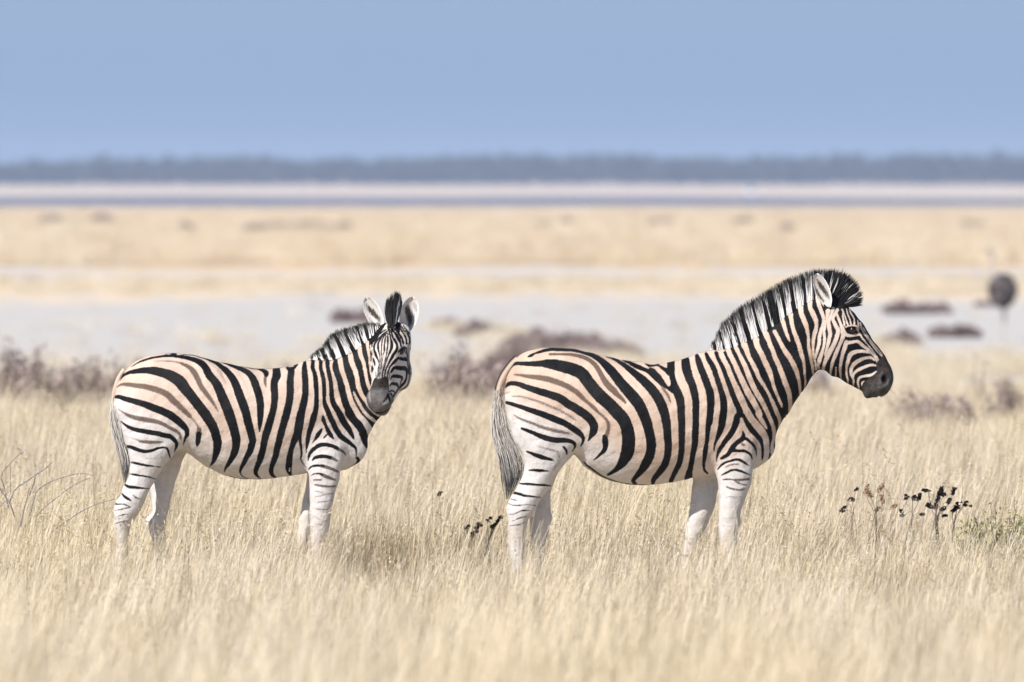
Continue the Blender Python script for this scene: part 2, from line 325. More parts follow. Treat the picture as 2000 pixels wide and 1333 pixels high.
BIG_STRIPES = [l for l in """
K A 640,150,30 720,125,45 850,95,50 1000,100,50 1150,105,45 1290,130,50 1420,165,65 1520,215,80 1610,280,100 1700,370,130 B 148,460,140 250,590,150 400,760,170 500,890,170 570,1030,160 620,1170,150 660,1333,140 D 975,480,145 975,580,140 950,680,140 895,790,135 830,890,100 760,970,70 715,1030,60 750,1080,50
K A 530,200,25 580,180,50 620,155,30
K B 30,205,10 150,240,40 240,290,60 340,360,80 440,440,100 560,540,125 680,660,140 780,800,145 850,950,140 890,1100,135 912,1250,120 915,1333,117 D 1222,480,112 1222,580,110 1205,700,105 1170,800,105 1110,890,95 1050,960,85 1010,1020,70 1000,1080,50
K B 260,250,10 370,290,50 480,345,70 600,380,85 700,430,120 800,520,130 870,590,110 930,640,80 1000,700,70
K B 965,290,115 970,400,110 985,500,90 1010,600,110 1050,700,120 1090,800,130 1110,900,120 1112,1000,115 1122,1150,105 1122,1333,100 D 1418,500,92 1415,600,90 1400,700,88 1375,800,82 1340,870,78 1300,950,72 1260,1040,65
K B 590,300,14 650,330,40 720,330,30 790,325,40 850,370,60 930,420,110
W B 745,360,45 820,420,68 880,490,78 920,560,75 935,605,45
W B 520,300,30 580,330,40 640,362,22
W B 820,300,50 880,335,35
K B 1175,250,120 1185,350,135 1220,480,125 1270,600,118 1305,720,112 1325,850,104 1325,1000,100 1325,1150,100 1318,1333,102 D 1610,480,95 1590,600,85 1570,700,80 1555,800,80 1535,880,85 1515,990,120
K B 1340,190,60 1365,260,90 1395,360,100 1440,470,105 1490,600,110 1530,720,115 1542,850,112 1535,1000,105 1520,1150,102 E 408,150,95 390,280,76 382,400,65 368,500,65 352,600,76 340,700,60 330,800,45 340,880,40 385,925,30
K F 290,380,50 330,470,75 390,570,82 430,680,80 465,790,80 500,900,85 530,1000,95 545,1100,105 545,1200,105 E 600,148,110 590,230,105 560,330,85 520,430,55 490,510,35 478,600,18
K F 435,365,55 470,450,68 520,550,70 560,650,75 600,760,75 640,870,78 680,980,80 720,1080,85 765,1180,90 780,1250,100 E 815,100,85 800,180,100 770,270,90 710,370,85 640,460,75 580,550,60 540,620,50 520,690,30 515,760,14
K E 850,60,60 890,80,55 925,130,60 960,200,75 1020,290,85 1090,370,78 1150,440,68 1175,520,50 1182,600,40 1180,680,35 1170,740,15
P NECK
K F 570,365,60 610,440,72 650,540,75 690,640,80 730,760,88 780,880,93 840,990,100 900,1100,108 960,1200,110 E 1040,60,105 1110,140,100 1170,220,95 1230,310,90 1275,380,80 1295,470,65 1290,560,45 1290,650,35 1270,715,20
K E 1345,440,30 1350,520,22 1345,570,10
W F 500,360,60 510,410,62 550,480,68 600,570,70 640,680,72 690,790,75 740,900,82 790,1010,88 830,1110,92 880,1210,96 930,1300,98 E 1040,165,98 1130,270,98 1200,360,92 1230,450,85 1240,550,75 1240,640,70 1220,720,60
W F 610,330,70 650,420,68 690,500,68 740,610,72 790,720,74 840,830,82 890,930,88 960,1050,85 1020,1160,78 1070,1260,72 E 1110,55,66 1150,130,62 1195,200,52 1237,272,28
W F 720,290,60 760,370,52 800,450,60 850,550,68 890,650,70 930,760,75 980,870,72 1030,960,72 1090,1060,70 1140,1160,60 1190,1260,60 E 1260,75,58 1300,160,58 1335,260,55 1348,350,50 1338,440,40 1318,520,45 1320,580,50 1320,640,40
W F 840,250,90 880,340,70 910,430,60 960,520,62 1010,620,62 1050,720,58 1100,800,48 1150,880,42 1200,970,40 1240,1060,50 1280,1150,58 1320,1250,60 E 1400,70,56 1425,140,46 1428,210,36 1420,260,22
W F 1010,180,90 1030,270,80 1080,360,75 1120,450,75 1160,540,75 1210,650,70 1245,760,50 1270,860,45 1300,940,42 1340,1030,40 1375,1110,35 1388,1155,18
W F 1150,90,80 1190,180,68 1220,260,62 1260,350,62 1290,440,65 1340,550,68 1390,680,72 1430,790,72 1470,890,72 1495,980,65 1505,1080,60 1505,1150,50 1498,1210,40
W F 1280,60,60 1330,150,55 1380,250,58 1430,340,65 1500,440,72 1560,550,72 1600,650,62 1630,760,48 1645,880,38 1650,970,25
W G 940,760,60 970,850,58 1000,950,48 1035,1040,38 1055,1090,18
W G 1065,690,70 1080,800,58 1110,930,58 1160,1060,62 1200,1180,60 1230,1300,58 F 1695,460,45 1710,580,38 1720,700,32 1725,800,25 1715,880,12
W G 1210,600,80 1220,680,70 1260,780,72 1300,890,58 1320,1000,42 H 140,480,40 142,570,42 160,660,48 180,770,45 200,870,40 208,960,32
W G 1345,510,75 1350,600,62 1390,690,72 1430,780,68 1440,870,50 1420,960,55 1400,1050,48 1390,1150,35 H 205,560,32 213,680,30 238,800,28 252,900,34
W G 1450,460,50 1470,540,55 1510,650,52 1545,770,45 1520,890,42 H 300,430,48 292,540,45 262,650,42 240,740,24
W H 425,60,70 405,160,35 380,260,35 367,350,36 374,450,40 368,540,36 345,630,46 305,750,58 282,840,46 292,880,24
W H 500,20,45 470,110,40 432,200,48 440,290,58 455,380,55 440,470,50 415,570,42 388,660,26 376,705,10
W H 560,40,45 525,100,48 492,170,45 528,255,55 568,340,58 550,430,60 510,540,60 450,650,66 400,750,58 370,830,48 352,900,42
W H 550,95,24 580,180,34 612,260,42 642,350,70 640,430,60 602,520,46 560,620,50 520,720,54 490,800,46 465,900,36 458,990,24
W H 690,510,58 660,600,60 632,700,52 610,800,44 600,900,35 605,1000,24 615,1035,12
W H 690,520,46 770,510,42 850,500,46 930,560,44 1010,620,38 1080,690,28 1130,740,20 1150,790,12
W H 1040,660,32 960,645,42 870,640,48 790,660,58 740,700,60 712,790,50 692,880,30 692,980,28 710,1060,24 712,1100,14
W H 1040,655,24 1080,700,20 1120,765,20 1130,800,14
W H 1095,770,22 1050,735,38 980,735,42 900,760,48 830,800,54 780,850,54 755,920,44 762,980,38 785,1030,28 795,1080,22 790,1140,14
W H 1105,845,32 1040,840,38 960,865,44 880,900,44 820,940,40 790,980,38 785,1020,28
W H 1118,940,28 1060,980,38 980,995,38 910,1010,38 870,1035,34 855,1090,28 865,1150,24 880,1195,14
W H 955,1075,14 920,1090,22 915,1130,22 930,1180,20 925,1215,12
W H 540,870,8 538,930,20 535,1000,18
W H 640,80,18 640,150,20 655,220,25 660,270,25
W H 630,40,25 665,120,16 690,200,18 712,265,20
W H 690,30,14 710,110,17 740,180,17 755,255,18
W H 730,30,12 760,100,14 800,170,17 803,260,20
W H 850,190,12 865,260,18 868,310,18
W H 890,230,18 905,300,24 940,370,28 990,440,24 1040,520,20 1090,590,16 1140,650,13 1200,710,12 1240,760,9
W H 650,300,24 655,340,26 690,400,44 760,415,34 850,400,30 890,400,22
W H 680,290,20 750,270,22 830,275,20 870,330,16
W H 830,310,10 880,380,20 920,450,24 970,510,20 1020,570,18 1080,650,16 1130,720,14 1170,770,9
W H 930,300,10 980,390,13 1030,470,13 1090,550,13 1150,620,11 1210,690,9
K A 225,480,10 245,420,25 280,350,40 350,300,50 450,300,62 600,305,75 720,300,95 840,305,140 1000,335,165 1180,385,180 1310,450,185 1415,590,180 1570,770,190 1708,890,182 D 460,20,188 560,130,188 620,250,185 645,370,190 650,480,195 640,580,195 612,670,180 565,760,140 500,840,92 430,900,60 350,945,36
K A 200,650,20 240,600,58 310,585,68 400,600,74 500,640,85 620,680,95 750,720,108 880,760,113 1000,810,120 1100,880,125 1220,950,128 1340,1030,130 1430,1110,125 1480,1200,125 1470,1290,110 C 1435,170,62 1395,240,15
K A 215,865,48 280,880,58 370,910,58 460,940,68 580,980,82 700,1020,90 830,1070,95 950,1120,98 1050,1160,93 1150,1220,92 1240,1280,92 C 1290,140,80 1325,190,55 1320,250,40 1290,310,18
K C 440,55,38 520,85,52 620,125,62 720,170,78 830,205,82 950,225,82 1050,225,72 1130,235,62 1190,265,58 1210,300,42 1190,350,24 1165,390,10
K C 505,385,22 560,405,42 640,440,62 730,470,66 810,490,50 880,508,32 905,520,10
K C 530,660,14 600,657,34 680,662,48 760,665,34 840,672,12
K C 400,850,14 450,855,34 550,860,40 650,868,34 750,873,34 850,882,24
K C 320,985,42 400,1000,48 470,1025,38 560,1035,28 640,1045,26 710,1050,14
K C 280,1075,16 330,1085,20 365,1100,12
K C 240,1140,14 310,1162,20 380,1165,20 450,1160,17 530,1155,17 640,1170,9
K C 235,1220,9 265,1228,7
K C 250,1292,9 320,1290,15 380,1270,17 430,1245,18 500,1240,18 555,1240,10
K M 270,660,6 320,640,9 360,630,5
K M 255,690,5 310,684,8 350,668,5
K C 1040,320,32 1075,360,38 1090,410,32 1085,435,12
K D 300,390,58 310,450,90 315,530,82 290,600,68 240,650,46 190,700,28 140,735,10
K D 0,760,18 60,820,26 150,885,28 250,955,24 400,1020,18 550,1062,13 750,1088,10 900,1092,8
K E 895,310,15 905,370,55 880,430,72 800,490,68 740,560,78 680,650,60 620,690,58 580,710,36
K E 900,410,50 950,430,50 1000,470,40 1050,520,40 1080,580,35 1090,640,15 1090,690,8
K E 740,590,58 820,600,44 900,600,48 960,620,42 1010,660,32 1030,720,18
K E 530,870,18 580,810,34 640,770,34 720,745,34 800,725,42 870,740,42 930,780,38 980,810,18
K E 580,955,14 650,920,28 720,885,34 790,875,34 870,895,38 940,925,28 1000,945,13
K E 610,1015,20 700,1010,26 770,1020,13
S9 E 770,1020,22 880,1018,24 980,1010,24
S9 E 770,1020,18 830,1065,16 880,1085,14 950,1090,10
S8 E 660,1120,16 740,1150,24 850,1165,22 920,1150,16
S5 E 650,1270,14 730,1265,20 820,1272,16 880,1262,10
S4 M 1630,648,5 1660,645,7 1720,640,5
S4 M 1640,692,5 1680,696,7 1730,688,5
S4 M 1380,700,4 1420,690,6 1450,694,4
S6 E 880,500,30 905,515,40 925,512,26
S5 E 640,840,20 720,800,28 830,790,30
S4 E 760,660,24 820,640,18
S9 A 840,165,25 1000,165,25 1150,170,34 1280,195,44 1390,235,50 1480,300,54
S9 A 1390,235,44 1480,300,54 1540,380,60 1590,470,64 1650,570,78 1720,650,84 B 148,700,80 180,740,62 250,800,46 310,870,20
S6 A 330,460,24 430,470,40 560,490,64 700,505,80 830,530,85 950,570,85 1080,620,80 1180,680,80 1260,740,75 1330,810,65 1400,870,50 1470,930,60 1540,1000,40
S5 A 1470,930,50 1540,1000,44 1640,1090,48 1690,1170,54 1690,1260,60 D 345,330,70 330,390,60
S4 A 290,775,24 400,775,36 520,800,38 650,840,46 780,890,48 900,940,48 1030,1000,46 1150,1070,46 1230,1130,28
S4 A 200,740,20 240,720,30 270,705,14
S5 A 310,1030,10 380,1080,32 470,1120,42 580,1160,44 700,1210,52 800,1240,56 920,1270,60 1020,1290,52 1120,1310,34
S4 C 700,320,20 800,345,36 880,370,42 960,395,42
S3 C 960,400,40 980,480,60 950,560,60 900,640,40
S5 B 820,620,24 880,700,44 930,780,46 960,860,28
S2 B 300,430,34 400,550,46 480,640,34
S2 B 1080,420,24 1120,500,40 1150,580,30
S2 D 280,800,30 360,760,40 420,720,24
K A 140,560,8 155,570,16
""".strip().split('\n')]

FOAL_TORSO = """a 95,780 100,690 128,560 170,460 250,340 350,235 480,155 600,112 720,88 850,76 980,74 1100,82 1250,105 1400,140 1520,180 1650,207 1777,240
b 370,238 500,262 650,284 760,293 900,300 1050,295 1150,275 1280,245 1400,205 1500,182 1600,178
f 300,470 380,474 460,478 540,466 640,428 740,385 820,345 900,280 980,215 1060,165 P 735,644 750,632 768,628 788,632 799,640 803,655 801,690 790,725 772,765 755,795
f 1230,1250 e 1665,90 1580,190 1522,290 1482,380 1472,460 1470,540 1440,640 1400,710 1350,760 1270,810 1180,860 1080,890 900,925 700,930
d 1490,1068 1400,1085 1250,1110 1050,1135 850,1158 650,1162 480,1148 350,1118 200,1070 80,1000 0,960 c 1330,462 1230,390 1130,322 P 345,880 318,866 280,852 240,835 226,815"""
FOAL_LEGS = {
 'hind_near': ("""P 226,785 262,765 320,775 355,815 a 1170,1200 c 1140,100 1085,235 1000,310 950,380 900,440 820,530 770,610 710,700 660,780 620,850 570,960 520,1080 470,1180 420,1260 385,1333 k 590,470 540,600 515,740 495,860
   P 251,1075 252,1095 256,1115 261,1135 268,1166 226,1166 225,1140 224,1115 226,1090 226,1065 k 240,860 236,760 234,620 232,500 c 105,1333 95,1180 95,1090 120,1030 190,940 220,860 260,780 310,680 325,600 335,500 330,430 310,330 280,230 250,150 a 220,1200 190,1080 140,950 110,850""", -42, 0.62),
 'hind_far': ("""P 290,850 350,862 c 1130,310 1090,430 1030,600 980,750 940,900 910,1020 880,1130 855,1260 848,1333 k 1250,230 1205,470 1185,600 1165,740 P 323,1060 325,1085 327,1110 334,1138 344,1166 303,1166 304,1140 304,1115 301,1085 298,1060 k 880,800 835,710 795,610 790,560 825,475 900,425 P 296,990 290,960 284,920""", 42, 0.6),
 'fore_near': ("""P 602,860 628,845 658,858 672,885 e 1078,890 1062,980 1032,1090 1002,1200 975,1333 j 690,300 662,430 642,560 630,680 602,800 562,900 542,1000 P 632,1080 630,1100 631,1118 636,1138 646,1166 605,1166 607,1140 607,1115 609,1090 j 368,1080 368,1000 352,860 340,720 333,600 333,480 e 633,1333 630,1100 622,980 606,880 600,780""", -38, 0.74),
 'fore_far': ("""P 600,895 625,890 640,905 630,940 j 345,300 345,440 345,620 338,760 312,880 290,1000 270,1080 P 594,1100 592,1122 596,1142 603,1166 564,1166 569,1142 571,1122 573,1100 j 112,1110 125,1050 145,930 158,800 158,690 180,600 215,450 250,250 275,140 290,0""", 38, 0.76)}
FOAL_NECK_BLACK = """f 560,470 580,660 650,880 720,1120 840,1333 e 1280,150 1410,370 1440,470 1450,545 1490,480 1530,290 1610,170 1680,80 P 760,800 790,760 790,660 775,620 745,615 725,650 700,668 670,688"""
FOAL_STRIPES = [l for l in """
K a 175,480,8 225,405,35 300,360,50 420,337,72 560,325,95 690,335,122 820,365,138 940,415,160 1050,490,175 1130,600,160 1230,720,148 1330,850,148 1440,1000,146 1530,1150,138 1585,1333,130 c 1590,200,130 1580,300,110 1545,420,74 1510,490,38 1480,525,10
K a 110,710,42 160,705,58 250,735,74 380,770,84 520,810,95 650,860,108 780,910,110 890,960,113 990,1030,113 1080,1110,104 1140,1180,80 1150,1260,60 c 1128,110,40 1110,170,24 1090,225,8
K a 200,1065,18 260,1115,38 350,1165,58 450,1190,68 580,1215,74 700,1235,74 820,1265,74 c 900,95,74 960,140,68 1000,200,54 985,270,34 963,325,10
K c 290,240,42 360,255,54 440,290,58 540,312,54 640,300,48 720,270,38 810,255,30 860,270,34 885,330,30 905,400,20 912,425,8
K c 340,470,24 400,480,36 500,503,38 600,520,30 700,530,20 780,540,9
K c 320,635,20 400,650,33 500,665,30 600,682,26 700,712,13
K c 245,785,22 300,820,48 400,832,43 500,842,28 610,850,12
K c 205,915,18 240,960,38 300,1000,42 345,1030,13
K c 370,945,16 410,980,28 450,995,18 490,995,7
K c 105,1055,13 130,1070,22
K c 105,1085,10 160,1075,20 240,1075,20 300,1100,18 340,1118,10
K c 100,1168,9 180,1152,16 260,1135,15 340,1120,9
K c 120,1275,8 170,1245,13 230,1222,13 300,1220,10
S8 k 250,598,10 330,575,16 420,555,18 470,565,10
S2 k 260,712,14 340,705,18 410,700,10
S6 a 130,570,14 200,530,40 300,530,60 420,545,70 540,560,80 660,590,85 780,630,90 870,680,95 950,760,95 1040,840,85 1120,915,75 1190,985,62
S4 a 1190,985,56 1250,1050,40 1300,1120,40 1325,1200,66
S8 a 1325,1180,60 1325,1240,76 c 1318,60,82
K c 1320,60,72 1315,110,82 1305,180,72 1295,230,30
S6 a 160,890,15 240,940,30 320,985,55 430,1015,65 560,1040,70 700,1065,65 800,1100,55 880,1145,54 970,1190,50 1040,1240,44 1060,1310,36
S4 c 250,85,10 380,130,20 500,170,45
S6 c 450,160,20 500,170,44 620,180,50 740,180,40 800,175,18
S4 a 680,190,15 820,190,30 950,195,35 1080,225,44
S6 a 1060,220,36 1180,280,62 1250,350,84 1300,440,80 1350,550,75 1420,650,70 1490,740,58 1550,830,38 1600,920,18
S2 a 1400,160,25 1500,230,42 1590,320,54 1650,410,54 1720,510,40
S3 c 560,410,26 680,420,32 780,340,22 780,420,32
S3 b 200,300,30 260,420,36 300,520,28
S2 b 480,380,30 560,470,36 600,560,24
S2 b 1340,560,40 1350,640,30
K a 340,275,9 450,210,24 580,160,30 700,135,34 790,120,35 870,110,48 960,105,66 1060,125,58 1180,150,62 1290,185,78 1380,240,98 1430,310,108 1470,390,118 b 120,455,115 190,560,132 240,680,142 300,820,148 360,980,150 410,1130,140 440,1250,130 455,1333,128 d 448,700,112 420,790,102 370,890,74 325,960,54 295,1010,33 285,1050,18
W a 870,88,14 910,85,14
W a 1010,92,20 1050,92,20
K a 1100,95,12 1250,110,14 1400,150,20 1520,195,44 b 170,220,55 250,280,75 330,350,95 400,440,108 460,560,118 510,700,128 560,830,130 600,960,125 630,1090,120 665,1220,114 690,1333,105 d 675,680,104 650,760,95 600,850,80 560,930,64 525,1000,50 510,1050,33 540,1110,16 600,1140,10 660,1155,8
K b 240,205,12 350,240,40 450,275,60 560,320,75 650,380,90 710,470,108 750,580,113 785,700,113 805,820,108 805,950,98 800,1060,78 795,1150,48 788,1220,13
K b 540,265,10 680,295,18 770,305,25 850,330,60 890,370,80 890,395,50
S8 b 885,400,40 870,470,36 885,560,18
K b 1035,315,110 1040,400,125 1010,470,108 1005,560,110 1010,680,108 1005,800,100 985,920,100 950,1040,108 915,1160,113 880,1270,108 d 865,593,104 845,700,100 820,800,100 790,900,88 755,980,78 735,1050,66 760,1110,38 810,1150,13
K b 1215,290,80 1250,330,98 1240,420,98 1235,540,108 1235,660,108 1220,780,108 1195,900,113 1160,1030,113 1125,1150,108 1095,1270,108 d 1100,500,104 1075,600,103 1050,700,98 1030,800,93 1000,890,83 970,970,73 960,1050,66 985,1105,52 1030,1135,18
K b 1180,290,25 1250,310,60 1310,265,45 1345,240,13
W b 1215,268,14 1275,262,20
K b 1445,200,45 1440,300,78 1450,420,93 1455,540,95 1455,660,98 1430,800,105 1400,920,113 1375,1030,128 1360,1140,130 1340,1250,122 d 1345,490,124 1310,560,108 1265,680,80 1240,770,83 1225,860,93 1215,950,98 1215,1030,86 1240,1090,42
K d 1370,520,70 1375,570,56 1382,640,40 1395,720,38 1400,800,33 1385,860,28 1420,930,22 1470,990,10
W d 1230,1000,14 1225,1040,20
K b 1565,190,55 1560,280,60 1590,380,65 1605,500,73 1615,640,68 1615,780,70 1605,900,78 1570,1020,96 1535,1140,84 1500,1260,68 d 1490,593,64 1478,660,50 1468,740,24 1460,790,9
K f 345,500,60 345,590,55 370,690,63 390,810,64 395,930,60 395,1050,55 410,1130,72 450,1220,78 e 920,100,80 970,200,83 1010,290,83 1080,390,83 1160,450,72 1230,505,56 1290,560,42 1300,640,18 1300,690,13
K e 822,75,13 825,150,68 850,210,48 890,300,58 930,370,66 980,430,22
K e 870,375,24 830,415,24
K e 805,280,28 760,350,63 710,430,38 665,490,8
K f 440,500,65 445,580,60 465,680,64 490,800,64 500,920,70 510,1040,74 550,1140,84 610,1230,94 e 1060,60,98 1130,200,98 1190,280,88 1240,370,58 1265,420,28 1275,440,10
P NECK
K f 560,470,60 550,560,80 580,660,88 620,760,98 650,880,108 680,1000,113 720,1120,118 780,1240,128 e 1200,50,132 1280,150,138 1370,260,135 1410,370,120 1430,470,90 1450,545,38
W f 620,440,70 640,580,70 680,700,64 720,830,64 750,960,64 790,1080,68 840,1180,74 900,1280,76 e 1400,150,72 1450,220,84 1490,290,88 1500,360,66
W f 770,380,70 790,500,73 840,620,68 870,740,64 890,860,64 930,960,60 990,1050,60 1060,1130,68 1130,1210,78 1180,1260,60
W f 820,930,18 850,1000,38 890,1080,44 940,1170,40 1000,1250,44 1060,1310,40 e 1510,125,48 1565,168,42 1590,180,18
W f 905,290,60 920,400,58 960,500,54 985,620,48 1005,740,44 1030,830,50 1060,890,50
W f 1010,180,50 1030,320,44 1045,420,28 1050,520,24 1065,640,24 1090,740,24
K e 1310,700,38 1335,730,48 1300,790,28 1200,850,12 1130,880,8
K e 605,740,18 630,640,48 690,570,58 770,520,64 850,510,58 940,525,58 1030,565,46
S8 e 1000,550,50 1050,580,44 1110,610,28 1150,660,12
K e 670,740,18 700,700,48 790,680,58 870,685,53 930,698,44
S8 e 900,692,46 950,705,44 1030,745,24
K e 615,865,22 660,825,33 740,812,37 830,818,36
S9 e 800,816,38 920,850,38 1000,885,30 1045,905,12
K e 645,965,13 690,935,23 760,928,26 810,945,28
S9 e 790,938,30 830,955,40 900,985,40 990,1018,20
S8 e 690,1022,16 750,1018,20 800,1022,14
S8 e 700,1088,16 780,1105,27 880,1115,27 1000,1112,16
S6 e 690,1180,10 780,1195,16 870,1225,14 970,1215,16
S6 e 705,1255,10 790,1250,12 870,1225,10
S6 j 410,380,10 480,380,18 560,370,15 650,350,12
S6 j 390,465,8 480,485,18 620,485,12
S5 j 430,605,12 500,640,10 580,660,8
S5 j 420,695,10 520,708,12
S4 j 430,770,8 510,785,8
K d 350,1114,8 500,1148,8 700,1160,8 850,1158,6
""".strip().split('\n')]
FOAL_FACE = [l for l in """
K h 800,60,36 700,120,51 600,200,57 510,290,57 430,390,63 390,480,58 390,560,31
K h 840,100,49 740,180,63 650,270,64 560,360,64 490,440,59 455,530,56 455,620,51 480,720,71 520,830,75 560,920,49 590,1000,31 590,1100,31 570,1200,31 560,1333,26
K h 840,150,36 760,210,54 680,270,52 610,380,55 570,480,62 570,590,68 590,700,49 610,800,36 620,900,31 620,1000,26 600,1150,28 590,1333,26
K h 800,190,31 740,260,42 700,340,42 680,450,44 670,560,38 665,680,36 660,800,31 655,950,28 650,1100,26 630,1250,26 620,1333,26
K h 800,230,36 775,320,54 765,420,49 750,530,44 750,640,54 745,700,41 710,820,26 690,950,26 680,1100,28 660,1250,26
K h 850,180,38 850,300,54 850,420,56 845,540,44 830,650,44 815,760,42 790,880,33 760,1000,33 730,1120,33 700,1240,31 680,1333,26
K h 890,150,45 920,230,51 935,320,51 955,420,78 965,520,96 950,620,84 905,720,62 860,830,51 820,940,46 780,1050,44 740,1180,49 700,1300,49
K h 950,100,68 970,200,57 1000,290,66 1060,380,82 1110,480,78 1120,590,78 1080,690,84 1020,780,89 960,880,89 910,980,73 860,1080,55 800,1200,49 770,1300,49
K h 1160,870,64 1100,930,82 1040,1000,89 960,1080,73 900,1170,55 870,1260,56 850,1333,56
K h 960,60,68 1030,130,66 1090,200,89 1140,290,100 1190,380,89 1220,470,57 1235,550,56
K h 1050,30,51 1110,110,55 1180,200,62 1240,290,68 1280,380,66 1300,460,64
K g 1060,880,36 1110,950,54 1155,1041,55 h 1260,110,57 1320,190,57 1360,280,66 1390,380,63 1390,470,66
K g 1100,860,28 1170,960,36 1250,1070,44 h 1370,130,38 1430,200,51 1480,330,57 1480,440,51 1450,500,36
K g 1240,960,23 1320,1080,46 1390,1170,36
K h 1440,560,31 1440,700,31 1440,830,31 1460,960,35 1470,1080,36 1480,1200,36 1490,1333,36
K h 1510,560,23 1500,680,23
K h 1495,800,18 1510,950,28 1520,1100,28 1520,1200,23
K h 1420,750,23 1410,850,31 1420,1000,31 1440,1150,36 1450,1333,38
K h 1180,900,57 1230,900,100 1290,920,103 1350,915,112 1390,940,100
K h 950,1290,64 1000,1200,89 1060,1160,103 1150,1170,123 1250,1180,135 1340,1180,123 1390,1240,89 i 1400,60,57 1390,170,57 1370,260,62 1320,350,78 1250,420,78 1180,490,66 1130,560,55 1060,660,51 1000,740,64
K i 930,250,31 960,180,66 1020,150,96 1110,150,112 1200,165,100 1260,190,78 1260,250,55 1225,320,31 1200,390,17
K i 920,420,55 960,370,78 1030,370,100 1110,390,100 1140,440,66 1135,490,28
K i 910,590,49 960,570,55 1010,580,49 1050,620,36
K i 940,670,80 960,760,100 1030,720,51
W i 985,640,26 1005,660,26
K i 1480,80,36 1475,200,36 1450,320,36 1410,420,42 1340,490,36 1260,530,36 1200,560,28
K i 1520,50,18 1515,150,15
K h 385,1120,36 405,1180,78 390,1280,49
K h 430,900,49 460,1000,66 480,1100,42
K h 355,700,23 380,850,31 390,980,23
K h 325,430,55 310,530,49 330,600,33
K h 640,10,18 560,100,23 470,200,23 390,300,23 360,400,18
K h 720,50,22 600,140,26 490,260,26
K g 800,850,23 720,930,28 650,1030,28 590,1110,20
K g 870,870,23 780,950,28 680,1060,28
K g 900,860,103 890,960,91 880,1060,68 900,1130,56
K i 500,30,23 510,200,17
K i 560,60,26 545,210,19
K i 590,60,26 585,220,19
K i 625,60,26 612,225,18
K i 655,0,26 640,220,23
K i 682,60,26 672,205,23
K i 702,40,46 692,195,36
K i 770,40,46 745,175,36
K i 800,60,20 790,165,20
K i 850,60,54 842,180,44 872,285,31
K i 905,60,23 882,260,20
K h 1160,720,33 1210,660,68 1290,610,91 1370,590,57 1390,640,38 1380,740,51
K h 1290,680,148 1290,720,68
""".strip().split('\n')]
# ---------------------------------------------------------------- zebra bodies: rounded volumes grown from the outlines, blended, then meshed
H_ = 2.5    # cell, in px of the zebra plane (about 7 mm)

def poly_sd(poly, P):
    """signed distance of points P to a closed polygon, negative inside"""
    A = poly; B = np.roll(poly, -1, 0)
    d2 = np.full(len(P), 1e12); ins = np.zeros(len(P), bool)
    for a, b in zip(A, B):
        e = b - a; w = P - a
        t = np.clip((w @ e) / max(e @ e, 1e-9), 0, 1)
        q = w - t[:, None] * e
        d2 = np.minimum(d2, (q * q).sum(1))
        c = (a[1] > P[:, 1]) != (b[1] > P[:, 1])
        if abs(e[1]) > 1e-12:
            ins ^= c & (P[:, 0] < e[0] * (P[:, 1] - a[1]) / e[1] + a[0])
    d = np.sqrt(d2); d[ins] *= -1
    return d

def inflate(poly, pad=30):
    """u(x,py): squared half thickness of a pillow with this outline (Poisson), continued smoothly outside"""
    x0, y0 = poly.min(0) - pad; x1, y1 = poly.max(0) + pad
    xs = np.arange(math.floor(x0 / H_) * H_, x1, H_); ys = np.arange(math.floor(y0 / H_) * H_, y1, H_)
    X, Y = np.meshgrid(xs, ys, indexing='ij')
    d = -poly_sd(poly, np.c_[X.ravel(), Y.ravel()]).reshape(X.shape)
    m = d > 0
    def lap(v):
        r = 4 * v
        r[1:] -= v[:-1]; r[:-1] -= v[1:]; r[:, 1:] -= v[:, :-1]; r[:, :-1] -= v[:, 1:]
        return r * m
    b = np.where(m, 4.0 * H_ * H_ / 2, 0.0)      # strip of half width R: u = R^2 - d^2
    u = np.where(m, np.maximum(d, 0) ** 2, 0.0); r = b - lap(u); p = r.copy(); rs = (r * r).sum()
    for _ in range(500):
        Ap = lap(p); al = rs / max((p * Ap).sum(), 1e-9)
        u += al * p; r -= al * Ap; rn = (r * r).sum()
        if rn < 1e-3 * b.sum(): break
        p = r + rn / rs * p; rs = rn
    ok = d > 3.5
    rat = np.where(ok, u / np.maximum(d, 1e-6), 0.0); w = ok.astype(float)
    for _ in range(60):
        nr = np.zeros_like(rat); nw = np.zeros_like(w)
        for ax in (0, 1):
            for s in (1, -1):
                nr += np.roll(rat * w, s, ax); nw += np.roll(w, s, ax)
        g = ~ok & (nw > 0)
        rat = np.where(g, nr / np.maximum(nw, 1e-9), rat); w = np.where(g, 1.0, w)
    rat = np.where(w > 0, rat, 20.0)
    u = rat * d
    return xs, ys, u

def field(u, gx, gy, yd, k):
    """pillow -> roughly a signed distance; arrays broadcast"""
    q = yd / k
    g = u - q * q
    gm = np.sqrt(gx * gx + gy * gy + 4 * (q / k) ** 2 + 25.0)
    return np.clip(-g / gm, -60, 60)

def smin(a, b, k):
    h = np.clip(k - np.abs(a - b), 0, None) / k
    return np.minimum(a, b) - h * h * k * 0.25

def bil(xs, ys, A, X, Y, fill):
    fx = (X - xs[0]) / H_; fy = (Y - ys[0]) / H_
    i = np.clip(np.floor(fx).astype(int), 0, len(xs) - 2); j = np.clip(np.floor(fy).astype(int), 0, len(ys) - 2)
    a = np.clip(fx - i, 0, 1); b = np.clip(fy - j, 0, 1)
    v = A[i, j] * (1-a) * (1-b) + A[i+1, j] * a * (1-b) + A[i, j+1] * (1-a) * b + A[i+1, j+1] * a * b
    out = (fx < 0) | (fy < 0) | (fx > len(xs) - 1) | (fy > len(ys) - 1)
    return np.where(out, fill, v)

